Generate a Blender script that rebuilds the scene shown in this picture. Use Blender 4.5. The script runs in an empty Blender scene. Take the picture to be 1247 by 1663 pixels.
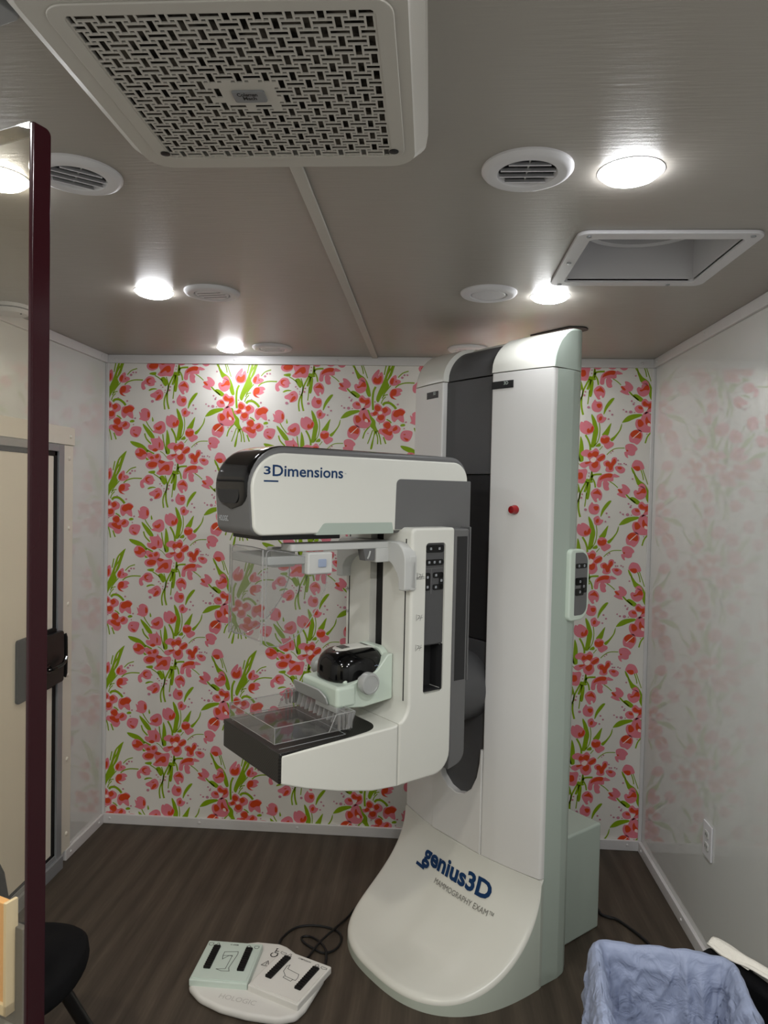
import bpy, bmesh, math, random
from mathutils import Vector, Matrix, noise
random.seed(7)
scene = bpy.context.scene
COL = scene.collection
PI = math.pi

# ------------------------------------------------------------------ materials
def srgb(r, g, b):
    def f(c):
        c /= 255.0
        return c / 12.92 if c <= 0.04045 else ((c + 0.055) / 1.055) ** 2.4
    return (f(r), f(g), f(b), 1.0)

def mat(name, rgb, rough=0.5, spec=0.5, metal=0.0, var=0.0, vscale=6.0, bump=0.0, bscale=200.0, coat=0.0):
    m = bpy.data.materials.new(name); m.use_nodes = True
    nt = m.node_tree; n = nt.nodes; L = nt.links
    b = n['Principled BSDF']
    b.inputs['Base Color'].default_value = srgb(*rgb)
    b.inputs['Roughness'].default_value = rough
    b.inputs['Specular IOR Level'].default_value = spec
    b.inputs['Metallic'].default_value = metal
    if coat:
        b.inputs['Coat Weight'].default_value = coat
        b.inputs['Coat Roughness'].default_value = 0.05
    tc = n.new('ShaderNodeTexCoord')
    nz = n.new('ShaderNodeTexNoise'); nz.inputs['Scale'].default_value = vscale; nz.inputs['Detail'].default_value = 4
    L.new(tc.outputs['Object'], nz.inputs['Vector'])
    mx = n.new('ShaderNodeMixRGB'); mx.blend_type = 'MULTIPLY'
    mx.inputs['Color1'].default_value = srgb(*rgb)
    rp = n.new('ShaderNodeValToRGB')
    rp.color_ramp.elements[0].position = 0.3 if var < 1 else 0.42; rp.color_ramp.elements[0].color = (0.8, 0.8, 0.8, 1) if var < 1 else (0.12, 0.12, 0.12, 1)
    rp.color_ramp.elements[1].position = 0.7 if var < 1 else 0.6; rp.color_ramp.elements[1].color = (1, 1, 1, 1)
    L.new(nz.outputs['Fac'], rp.inputs['Fac']); L.new(rp.outputs['Color'], mx.inputs['Color2'])
    mx.inputs['Fac'].default_value = var
    L.new(mx.outputs['Color'], b.inputs['Base Color'])
    if bump > 0:
        n2 = n.new('ShaderNodeTexNoise'); n2.inputs['Scale'].default_value = bscale; n2.inputs['Detail'].default_value = 3
        L.new(tc.outputs['Object'], n2.inputs['Vector'])
        bp = n.new('ShaderNodeBump'); bp.inputs['Strength'].default_value = bump; bp.inputs['Distance'].default_value = 0.002
        L.new(n2.outputs['Fac'], bp.inputs['Height']); L.new(bp.outputs['Normal'], b.inputs['Normal'])
    return m

def clear_mat(name, rgb, tint=0.95, refl=1.0, rough=0.03, haze=0.0):
    """thin clear sheet: tinted pass-through plus fresnel reflection and a little haze"""
    m = bpy.data.materials.new(name); m.use_nodes = True
    nt = m.node_tree; n = nt.nodes; L = nt.links
    for x in list(n): n.remove(x)
    out = n.new('ShaderNodeOutputMaterial')
    tr = n.new('ShaderNodeBsdfTransparent'); tr.inputs['Color'].default_value = srgb(*rgb)
    gl = n.new('ShaderNodeBsdfGlossy'); gl.inputs['Roughness'].default_value = rough
    df = n.new('ShaderNodeBsdfDiffuse'); df.inputs['Color'].default_value = srgb(235, 235, 235)
    ge = n.new('ShaderNodeNewGeometry'); dp = n.new('ShaderNodeVectorMath'); dp.operation = 'DOT_PRODUCT'
    L.new(ge.outputs['Incoming'], dp.inputs[0]); L.new(ge.outputs['Normal'], dp.inputs[1])
    def mth(op, a, b=None):
        x = n.new('ShaderNodeMath'); x.operation = op
        for k, v in ((0, a), (1, b)):
            if v is None: continue
            if isinstance(v, (int, float)): x.inputs[k].default_value = v
            else: L.new(v, x.inputs[k])
        return x.outputs[0]
    s5 = mth('POWER', mth('SUBTRACT', 1.0, mth('ABSOLUTE', dp.outputs['Value'])), 5.0)
    mul = n.new('ShaderNodeMath'); mul.operation = 'MULTIPLY'; mul.inputs[1].default_value = refl
    L.new(mth('MULTIPLY_ADD', s5, 0.9), mul.inputs[0]); mul.inputs[0].links[0].from_node.inputs[2].default_value = 0.04
    m0 = n.new('ShaderNodeMixShader'); m0.inputs['Fac'].default_value = haze
    L.new(tr.outputs[0], m0.inputs[1]); L.new(df.outputs[0], m0.inputs[2])
    m1 = n.new('ShaderNodeMixShader')
    L.new(mul.outputs[0], m1.inputs['Fac']); L.new(m0.outputs[0], m1.inputs[1]); L.new(gl.outputs[0], m1.inputs[2])
    L.new(m1.outputs[0], out.inputs['Surface'])
    return m

def emit_mat(name, rgb, strength):
    m = bpy.data.materials.new(name); m.use_nodes = True
    b = m.node_tree.nodes['Principled BSDF']
    b.inputs['Base Color'].default_value = srgb(*rgb)
    b.inputs['Emission Color'].default_value = srgb(*rgb)
    b.inputs['Emission Strength'].default_value = strength
    return m

def ceiling_mat():
    m = mat('ceiling_panel', (160, 155, 147), 0.36, 0.5)
    n = m.node_tree.nodes; L = m.node_tree.links; b = n['Principled BSDF']
    tc = n.new('ShaderNodeTexCoord'); mp = n.new('ShaderNodeMapping'); mp.inputs['Scale'].default_value = (3, 30, 1)
    nz = n.new('ShaderNodeTexNoise'); nz.inputs['Scale'].default_value = 4; nz.inputs['Detail'].default_value = 8
    L.new(tc.outputs['Object'], mp.inputs['Vector']); L.new(mp.outputs['Vector'], nz.inputs['Vector'])
    mr = n.new('ShaderNodeMapRange'); mr.inputs['To Min'].default_value = 0.27; mr.inputs['To Max'].default_value = 0.46
    L.new(nz.outputs['Fac'], mr.inputs['Value']); L.new(mr.outputs['Result'], b.inputs['Roughness'])
    bp = n.new('ShaderNodeBump'); bp.inputs['Strength'].default_value = 0.25; bp.inputs['Distance'].default_value = 0.002
    L.new(nz.outputs['Fac'], bp.inputs['Height']); L.new(bp.outputs['Normal'], b.inputs['Normal'])
    return m

def floor_mat():
    m = bpy.data.materials.new('floor_wood_vinyl'); m.use_nodes = True
    n = m.node_tree.nodes; L = m.node_tree.links; b = n['Principled BSDF']
    tc = n.new('ShaderNodeTexCoord'); mp = n.new('ShaderNodeMapping')
    mp.inputs['Rotation'].default_value = (0, 0, math.radians(3.5)); mp.inputs['Scale'].default_value = (7, 0.7, 1)
    L.new(tc.outputs['Object'], mp.inputs['Vector'])
    nz = n.new('ShaderNodeTexNoise'); nz.inputs['Scale'].default_value = 2.2; nz.inputs['Detail'].default_value = 10; nz.inputs['Roughness'].default_value = 0.65; nz.inputs['Distortion'].default_value = 0.8
    L.new(mp.outputs['Vector'], nz.inputs['Vector'])
    mp2 = n.new('ShaderNodeMapping'); mp2.inputs['Rotation'].default_value = (0, 0, math.radians(3.5)); mp2.inputs['Scale'].default_value = (60, 2.5, 1)
    L.new(tc.outputs['Object'], mp2.inputs['Vector'])
    n2 = n.new('ShaderNodeTexNoise'); n2.inputs['Scale'].default_value = 2.0; n2.inputs['Detail'].default_value = 6
    L.new(mp2.outputs['Vector'], n2.inputs['Vector'])
    wv = n.new('ShaderNodeTexWave'); wv.wave_type = 'BANDS'; wv.bands_direction = 'X'
    wv.inputs['Scale'].default_value = 0.55; wv.inputs['Distortion'].default_value = 9; wv.inputs['Detail'].default_value = 4; wv.inputs['Detail Scale'].default_value = 1.2
    L.new(mp.outputs['Vector'], wv.inputs['Vector'])
    a = n.new('ShaderNodeMath'); a.operation = 'MULTIPLY_ADD'; a.inputs[1].default_value = 0.45
    L.new(nz.outputs['Fac'], a.inputs[0])
    c = n.new('ShaderNodeMath'); c.operation = 'MULTIPLY'; c.inputs[1].default_value = 0.30
    L.new(n2.outputs['Fac'], c.inputs[0]); L.new(c.outputs[0], a.inputs[2])
    d = n.new('ShaderNodeMath'); d.operation = 'MULTIPLY_ADD'; d.inputs[1].default_value = 0.16
    L.new(wv.outputs['Fac'], d.inputs[0]); L.new(a.outputs[0], d.inputs[2])
    rp = n.new('ShaderNodeValToRGB'); e = rp.color_ramp.elements
    e[0].position = 0.28; e[0].color = srgb(58, 50, 42)
    e[1].position = 0.70; e[1].color = srgb(94, 83, 71)
    x = e.new(0.52); x.color = srgb(76, 67, 57)
    L.new(d.outputs[0], rp.inputs['Fac']); L.new(rp.outputs['Color'], b.inputs['Base Color'])
    b.inputs['Roughness'].default_value = 0.55; b.inputs['Specular IOR Level'].default_value = 0.35
    bp = n.new('ShaderNodeBump'); bp.inputs['Strength'].default_value = 0.15; bp.inputs['Distance'].default_value = 0.001
    L.new(d.outputs[0], bp.inputs['Height']); L.new(bp.outputs['Normal'], b.inputs['Normal'])
    return m

M = {}
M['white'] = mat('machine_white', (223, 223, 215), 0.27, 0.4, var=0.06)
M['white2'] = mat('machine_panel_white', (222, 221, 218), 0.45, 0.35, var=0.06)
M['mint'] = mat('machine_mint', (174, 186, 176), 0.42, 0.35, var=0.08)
M['mintlt'] = mat('device_mint', (206, 219, 206), 0.35, 0.45, var=0.05)
M['grey'] = mat('shell_grey', (104, 104, 104), 0.42, 0.4, var=0.1)
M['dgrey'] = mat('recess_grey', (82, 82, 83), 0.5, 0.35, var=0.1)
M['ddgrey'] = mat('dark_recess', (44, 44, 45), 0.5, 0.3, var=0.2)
M['black'] = mat('plain_black', (12, 12, 13), 0.5, 0.4)
M['gloss'] = mat('gloss_black', (8, 8, 9), 0.10, 0.4)
M['seam'] = mat('seam_line', (70, 70, 66), 0.8, 0.1)
M['silver'] = mat('silver_plastic', (176, 178, 176), 0.35, 0.5, metal=0.15)
M['ltgrey'] = mat('light_grey_plastic', (196, 197, 194), 0.4, 0.4)
M['bluegrey'] = mat('blue_grey_button', (150, 162, 185), 0.4, 0.4)
M['red'] = mat('red_button', (150, 14, 20), 0.2, 0.5, coat=0.3)
M['navy'] = mat('navy_lettering', (10, 52, 96), 0.5, 0.3)
M['greytext'] = mat('grey_lettering', (120, 118, 112), 0.5, 0.3)
M['icon'] = mat('icon_white', (200, 205, 210), 0.5, 0.3)
M['ink'] = mat('pencil_ink', (60, 60, 60), 0.7, 0.1)
M['trim'] = mat('trim_aluminium_white', (214, 212, 212), 0.35, 0.5, var=0.05)
M['wall'] = mat('wall_gloss_panel', (214, 215, 212), 0.025, 0.95, var=0.03, vscale=1.5)
M['ceil'] = ceiling_mat()
M['floor'] = floor_mat()
M['cream'] = mat('cream_panel', (226, 220, 206), 0.4, 0.4, var=0.04)
M['alu'] = mat('aluminium_frame', (150, 153, 156), 0.35, 0.5, metal=0.3)
M['rubber'] = mat('black_rubber', (16, 16, 17), 0.6, 0.3)
M['acwhite'] = mat('ac_plastic', (188, 184, 176), 0.5, 0.35, var=0.04)
M['filter'] = mat('filter_mesh', (96, 90, 82), 0.9, 0.1, var=1.0, vscale=30, bump=0.6, bscale=900)
M['plate'] = mat('nameplate_grey', (128, 130, 132), 0.4, 0.4)
M['ventw'] = mat('vent_plastic', (214, 213, 216), 0.4, 0.4, var=0.04)
M['vdark'] = mat('duct_dark', (32, 32, 35), 0.6, 0.3)
M['fabric'] = mat('black_fabric', (14, 14, 16), 0.95, 0.15, var=0.4, vscale=60, bump=0.6, bscale=900)
M['metalblack'] = mat('black_metal', (12, 12, 13), 0.4, 0.4)
M['maroon'] = mat('maroon_edge', (36, 5, 11), 0.16, 0.22, var=0.5, vscale=3)
M['wood'] = mat('tan_wood', (206, 160, 104), 0.45, 0.4, var=0.35, vscale=14)
M['woodedge'] = mat('pale_edge', (196, 184, 160), 0.45, 0.4)
M['cabgrey'] = mat('cabinet_grey', (92, 90, 88), 0.5, 0.4)
M['liner'] = mat('liner_blue', (146, 156, 182), 0.55, 0.3, var=0.25, vscale=9, bump=0.25, bscale=60)
M['towel'] = mat('white_terry', (226, 222, 212), 0.95, 0.1, var=0.1, vscale=30, bump=0.8, bscale=300)
M['pedalmint'] = mat('pedal_mint', (205, 219, 210), 0.4, 0.4, var=0.05)
M['pedalwhite'] = mat('pedal_white', (224, 222, 217), 0.42, 0.4, var=0.05)
M['grip'] = mat('rubber_grip', (16, 16, 17), 0.6, 0.3, bump=0.5, bscale=400)
M['cable'] = mat('cable_black', (14, 14, 15), 0.5, 0.4)
M['clear'] = clear_mat('clear_plastic', (247, 247, 247), refl=1.0, haze=0.015)
M['clearedge'] = clear_mat('clear_plastic_edge', (205, 205, 203), refl=2.5, haze=0.30)
M['pane'] = clear_mat('leaded_pane', (250, 246, 236), refl=0.6, rough=0.02, haze=0.01)
M['lamp'] = emit_mat('lamp_glow', (250, 252, 255), 52.0)
_n = M['liner'].node_tree.nodes
for _b in _n:
    if _b.type == 'BUMP': _b.inputs['Strength'].default_value = 0.7; _b.inputs['Distance'].default_value = 0.012
    if _b.type == 'TEX_NOISE' and abs(_b.inputs['Scale'].default_value - 60) < 1: _b.inputs['Scale'].default_value = 20; _b.inputs['Distortion'].default_value = 1.2
def carbon_mat():
    m = mat('carbon_fibre', (22, 21, 21), 0.3, 0.5)
    n = m.node_tree.nodes; L = m.node_tree.links; b = n['Principled BSDF']
    tc = n.new('ShaderNodeTexCoord'); ck = n.new('ShaderNodeTexChecker'); ck.inputs['Scale'].default_value = 220
    ck.inputs['Color1'].default_value = srgb(12, 12, 12); ck.inputs['Color2'].default_value = srgb(46, 44, 42)
    L.new(tc.outputs['Object'], ck.inputs['Vector']); L.new(ck.outputs['Color'], b.inputs['Base Color'])
    return m
M['carbon'] = carbon_mat()

# ------------------------------------------------------------------ mesh helpers
def bm_new(): return bmesh.new()

def add_bm(dst, src, mi=0):
    mp = {}
    for v in src.verts: mp[v] = dst.verts.new(v.co)
    for f in src.faces:
        try:
            nf = dst.faces.new([mp[v] for v in f.verts]); nf.material_index = f.material_index + mi
        except ValueError:
            pass
    src.free()

def rnd(pts, radii, seg=6):
    """round the corners of a closed 2-D polygon"""
    n = len(pts); out = []
    if not isinstance(radii, (list, tuple)): radii = [radii] * n
    for i in range(n):
        p0, p1, p2 = Vector(pts[i - 1]), Vector(pts[i]), Vector(pts[(i + 1) % n])
        r = radii[i]
        a = (p0 - p1); b = (p2 - p1); la, lb = a.length, b.length
        if r <= 0 or la < 1e-9 or lb < 1e-9: out.append(tuple(p1)); continue
        a.normalize(); b.normalize()
        ang = math.acos(max(-1, min(1, a.dot(b))))
        if ang > PI - 0.02: out.append(tuple(p1)); continue
        d = min(r / math.tan(ang / 2), la * 0.49, lb * 0.49)
        rr = d * math.tan(ang / 2)
        s, e = p1 + a * d, p1 + b * d
        c = p1 + (a + b).normalized() * (rr / math.sin(ang / 2))
        a0 = math.atan2(s.y - c.y, s.x - c.x); a1 = math.atan2(e.y - c.y, e.x - c.x)
        da = (a1 - a0 + PI) % (2 * PI) - PI
        for k in range(seg + 1):
            t = a0 + da * k / seg
            out.append((c.x + rr * math.cos(t), c.y + rr * math.sin(t)))
    return out

def prism(pts, a0, a1, axis='y', bev=0.0, seg=2):
    """extrude a 2-D outline along an axis; y: pts are (x,z); z: pts are (x,y); x: pts are (y,z)"""
    bm = bm_new()
    def P(p, a):
        if axis == 'y': return (p[0], a, p[1])
        if axis == 'z': return (p[0], p[1], a)
        return (a, p[0], p[1])
    A = [bm.verts.new(P(p, a0)) for p in pts]; B = [bm.verts.new(P(p, a1)) for p in pts]
    n = len(pts)
    fa = bm.faces.new(A); fb = bm.faces.new(B[::-1])
    for i in range(n):
        bm.faces.new((A[i], B[i], B[(i + 1) % n], A[(i + 1) % n]))
    bmesh.ops.recalc_face_normals(bm, faces=bm.faces[:])
    if bev > 0:
        ed = list(set(list(fa.edges) + list(fb.edges)))
        bmesh.ops.bevel(bm, geom=ed, offset=bev, segments=seg, profile=0.5, affect='EDGES', clamp_overlap=True)
    return bm

def box(x0, x1, y0, y1, z0, z1, bev=0.0, seg=2):
    bm = prism([(x0, y0), (x1, y0), (x1, y1), (x0, y1)], z0, z1, 'z')
    if bev > 0:
        bmesh.ops.bevel(bm, geom=bm.edges[:], offset=bev, segments=seg, profile=0.5, affect='EDGES', clamp_overlap=True)
    return bm

def rect(x0, x1, y0, y1): return [(x0, y0), (x1, y0), (x1, y1), (x0, y1)]

def lathe(prof, n=40, axis='z', c=(0, 0, 0), caps=True):
    """revolve (r, h) pairs about an axis through c"""
    bm = bm_new(); rings = []
    for r, h in prof:
        ring = []
        for k in range(n):
            t = 2 * PI * k / n; x, y = r * math.cos(t), r * math.sin(t)
            p = (x, y, h) if axis == 'z' else ((x, h, y) if axis == 'y' else (h, x, y))
            ring.append(bm.verts.new((p[0] + c[0], p[1] + c[1], p[2] + c[2])))
        rings.append(ring)
    for a, b in zip(rings, rings[1:]):
        for k in range(n):
            bm.faces.new((a[k], a[(k + 1) % n], b[(k + 1) % n], b[k]))
    if caps and prof[0][0] > 1e-6: bm.faces.new(rings[0][::-1])
    if caps and prof[-1][0] > 1e-6: bm.faces.new(rings[-1])
    bmesh.ops.remove_doubles(bm, verts=bm.verts[:], dist=1e-6)
    bmesh.ops.recalc_face_normals(bm, faces=bm.faces[:])
    return bm

def smooth_path(pts, sub=6):
    out = []; n = len(pts)
    for i in range(n - 1):
        p0, p1, p2, p3 = (Vector(pts[max(i - 1, 0)]), Vector(pts[i]), Vector(pts[i + 1]), Vector(pts[min(i + 2, n - 1)]))
        for k in range(sub):
            t = k / sub
            out.append(0.5 * ((2 * p1) + (p2 - p0) * t + (2 * p0 - 5 * p1 + 4 * p2 - p3) * t * t + (3 * p1 - p0 - 3 * p2 + p3) * t ** 3))
    out.append(Vector(pts[-1])); return out

def tube(pts, r, n=10, sub=6):
    bm = bm_new(); P = smooth_path(pts, sub) if sub > 1 else [Vector(p) for p in pts]
    rings = []
    up = Vector((0, 0, 1)); prev = None
    for i, p in enumerate(P):
        d = (P[min(i + 1, len(P) - 1)] - P[max(i - 1, 0)]).normalized()
        if prev is None:
            a = d.cross(up)
            if a.length < 1e-3: a = d.cross(Vector((1, 0, 0)))
        else:
            a = prev - d * prev.dot(d)
        a.normalize(); prev = a; b = d.cross(a)
        rr = r if not callable(r) else r(i / (len(P) - 1))
        rings.append([bm.verts.new(p + a * rr * math.cos(2 * PI * k / n) + b * rr * math.sin(2 * PI * k / n)) for k in range(n)])
    for A, B in zip(rings, rings[1:]):
        for k in range(n): bm.faces.new((A[k], A[(k + 1) % n], B[(k + 1) % n], B[k]))
    bm.faces.new(rings[0][::-1]); bm.faces.new(rings[-1])
    bmesh.ops.recalc_face_normals(bm, faces=bm.faces[:])
    return bm

def loft(sections, closed_caps=True):
    bm = bm_new(); R = [[bm.verts.new(p) for p in s] for s in sections]
    n = len(sections[0])
    for A, B in zip(R, R[1:]):
        for k in range(n): bm.faces.new((A[k], A[(k + 1) % n], B[(k + 1) % n], B[k]))
    if closed_caps:
        bm.faces.new(R[0][::-1]); bm.faces.new(R[-1])
    bmesh.ops.recalc_face_normals(bm, faces=bm.faces[:])
    return bm

def grid(fn, nu, nv):
    """open sheet of points fn(i/nu, j/nv)"""
    bm = bm_new()
    V = [[bm.verts.new(fn(i / nu, j / nv)) for j in range(nv + 1)] for i in range(nu + 1)]
    for i in range(nu):
        for j in range(nv): bm.faces.new((V[i][j], V[i + 1][j], V[i + 1][j + 1], V[i][j + 1]))
    return bm

def obj(name, bm, m, parent=None, ang=32, wn=True, smooth=True):
    me = bpy.data.meshes.new(name); bm.to_mesh(me); bm.free()
    for x in (m if isinstance(m, (list, tuple)) else [m]): me.materials.append(x)
    if smooth:
        me.polygons.foreach_set('use_smooth', [True] * len(me.polygons))
        me.set_sharp_from_angle(angle=math.radians(ang))
    o = bpy.data.objects.new(name, me); COL.objects.link(o)
    if parent: o.parent = parent
    if wn and smooth:
        w = o.modifiers.new('wn', 'WEIGHTED_NORMAL'); w.keep_sharp = True
    return o

def cut(o, cutter_bm):
    """carve a pocket out of a finished part, then bake it into the mesh"""
    me = bpy.data.meshes.new('cutter'); cutter_bm.to_mesh(me); cutter_bm.free()
    c = bpy.data.objects.new('cutter', me); COL.objects.link(c)
    if o.parent: c.parent = o.parent
    md = o.modifiers.new('b', 'BOOLEAN'); md.operation = 'DIFFERENCE'; md.object = c; md.solver = 'EXACT'
    o.modifiers.move(len(o.modifiers) - 1, 0)
    wn = o.modifiers.get('wn')
    if wn: o.modifiers.remove(wn)
    bpy.context.view_layer.update()
    dg = bpy.context.evaluated_depsgraph_get()
    nm = bpy.data.meshes.new_from_object(o.evaluated_get(dg))
    o.modifiers.clear(); o.data = nm
    nm.polygons.foreach_set('use_smooth', [True] * len(nm.polygons)); nm.set_sharp_from_angle(angle=math.radians(32))
    w = o.modifiers.new('wn', 'WEIGHTED_NORMAL'); w.keep_sharp = True
    bpy.data.objects.remove(c)

def thing(name, label, cat, loc=(0, 0, 0), rz=0.0, group=None):
    o = bpy.data.objects.new(name, None); COL.objects.link(o)
    o.location = loc; o.rotation_euler = (0, 0, rz); o.empty_display_size = 0.05
    return tag(o, label, cat, group)

def tag(o, label, cat, group=None):
    o['label'] = label; o['category'] = cat
    if group: o['group'] = group
    return o

def struct(name, bm, m, parent=None, **k):
    o = obj(name, bm, m, parent, **k)
    if parent is None: o['kind'] = 'structure'
    return o

def text_bm(body, width, fn, bold=0.0, height=None, sub=0, align='C'):
    """lettering as a flat mesh, fitted to a width and laid on a surface by fn(x, y)"""
    cu = bpy.data.curves.new('lettering', 'FONT'); cu.body = body; cu.size = 1.0; cu.offset = bold; cu.resolution_u = 3
    cu.fill_mode = 'FRONT'
    t = bpy.data.objects.new('lettering', cu); COL.objects.link(t)
    dg = bpy.context.evaluated_depsgraph_get()
    ev = t.evaluated_get(dg); me = ev.to_mesh()
    V = [v.co.copy() for v in me.vertices]; F = [tuple(p.vertices) for p in me.polygons]
    ev.to_mesh_clear(); bpy.data.objects.remove(t); bpy.data.curves.remove(cu)
    x0 = min(v.x for v in V); x1 = max(v.x for v in V); y0 = min(v.y for v in V); y1 = max(v.y for v in V)
    s = width / (x1 - x0); sy = s if height is None else height / (y1 - y0)
    bm = bm_new(); vs = [bm.verts.new(((v.x - x0) * s - width / 2, (v.y - y0) * sy, 0)) for v in V]
    for f in F:
        try: bm.faces.new([vs[i] for i in f])
        except ValueError: pass
    for _ in range(sub): bmesh.ops.subdivide_edges(bm, edges=[e for e in bm.edges if e.calc_length() > 0.006], cuts=1)
    for v in bm.verts: v.co = fn(v.co.x, v.co.y)
    return bm

def stroke2d(pts, w):
    """flat ribbon polygon around a 2-D polyline"""
    P = [Vector(p) for p in pts]; L_, R_ = [], []
    for i, p in enumerate(P):
        d = (P[min(i + 1, len(P) - 1)] - P[max(i - 1, 0)])
        d = d.normalized() if d.length > 1e-9 else Vector((1, 0))
        nrm = Vector((-d.y, d.x)) * (w / 2)
        L_.append(tuple(p + nrm)); R_.append(tuple(p - nrm))
    return L_ + R_[::-1]

def lines_bm(strokes, w, fn):
    """line drawing: each stroke a ribbon of quads laid on a surface by fn"""
    bm = bm_new()
    for pts in strokes:
        for a, b in zip(pts, pts[1:]):
            a, b = Vector(a), Vector(b); d = b - a
            if d.length < 1e-9: continue
            d.normalize(); nr = Vector((-d.y, d.x)) * w / 2; a -= d * w / 2; b += d * w / 2
            bm.faces.new([bm.verts.new(fn(*q)) for q in (a + nr, a - nr, b - nr, b + nr)])
    return bm
# ------------------------------------------------------------------ camera
cam_d = bpy.data.cameras.new('camera'); cam = bpy.data.objects.new('camera', cam_d); COL.objects.link(cam)
Xd = (0.9976288, 0.0230030, -0.0648664); Yd = (0.0654867, -0.0273223, 0.9974793); Zd = (0.0211727, -0.9993620, -0.0287639)
cam.matrix_world = Matrix(((Xd[0], -Xd[1], -Xd[2], 0), (Yd[0], -Yd[1], -Yd[2], 0), (Zd[0], -Zd[1], -Zd[2], 1.646), (0, 0, 0, 1)))
cam_d.sensor_fit = 'HORIZONTAL'; cam_d.sensor_width = 36; cam_d.lens = 1150 / 1247 * 36; cam_d.clip_start = 0.02
scene.camera = cam

# ------------------------------------------------------------------ room shell
XL, XR, YB, YF, H = -1.568, 1.015, 3.33, -1.3, 2.275
struct('floor', box(XL - .04, XR + .04, YF - .04, YB + .04, -.04, 0), M['floor'])
HX0, HX1, HY0, HY1 = .364, .744, 1.749, 2.113
cb = box(XL - .04, HX0, YF - .04, YB + .04, H, H + .04)
add_bm(cb, box(HX1, XR + .04, YF - .04, YB + .04, H, H + .04))
add_bm(cb, box(HX0, HX1, YF - .04, HY0, H, H + .04)); add_bm(cb, box(HX0, HX1, HY1, YB + .04, H, H + .04))
struct('ceiling', cb, M['ceil'], smooth=False)
struct('wall_left', box(XL - .04, XL, YF, YB, 0, H), M['wall'])
struct('wall_right', box(XR, XR + .04, YF, YB, 0, H), M['wall'])
struct('wall_front', box(XL, XR, YF - .04, YF, 0, H), M['wall'])

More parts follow.
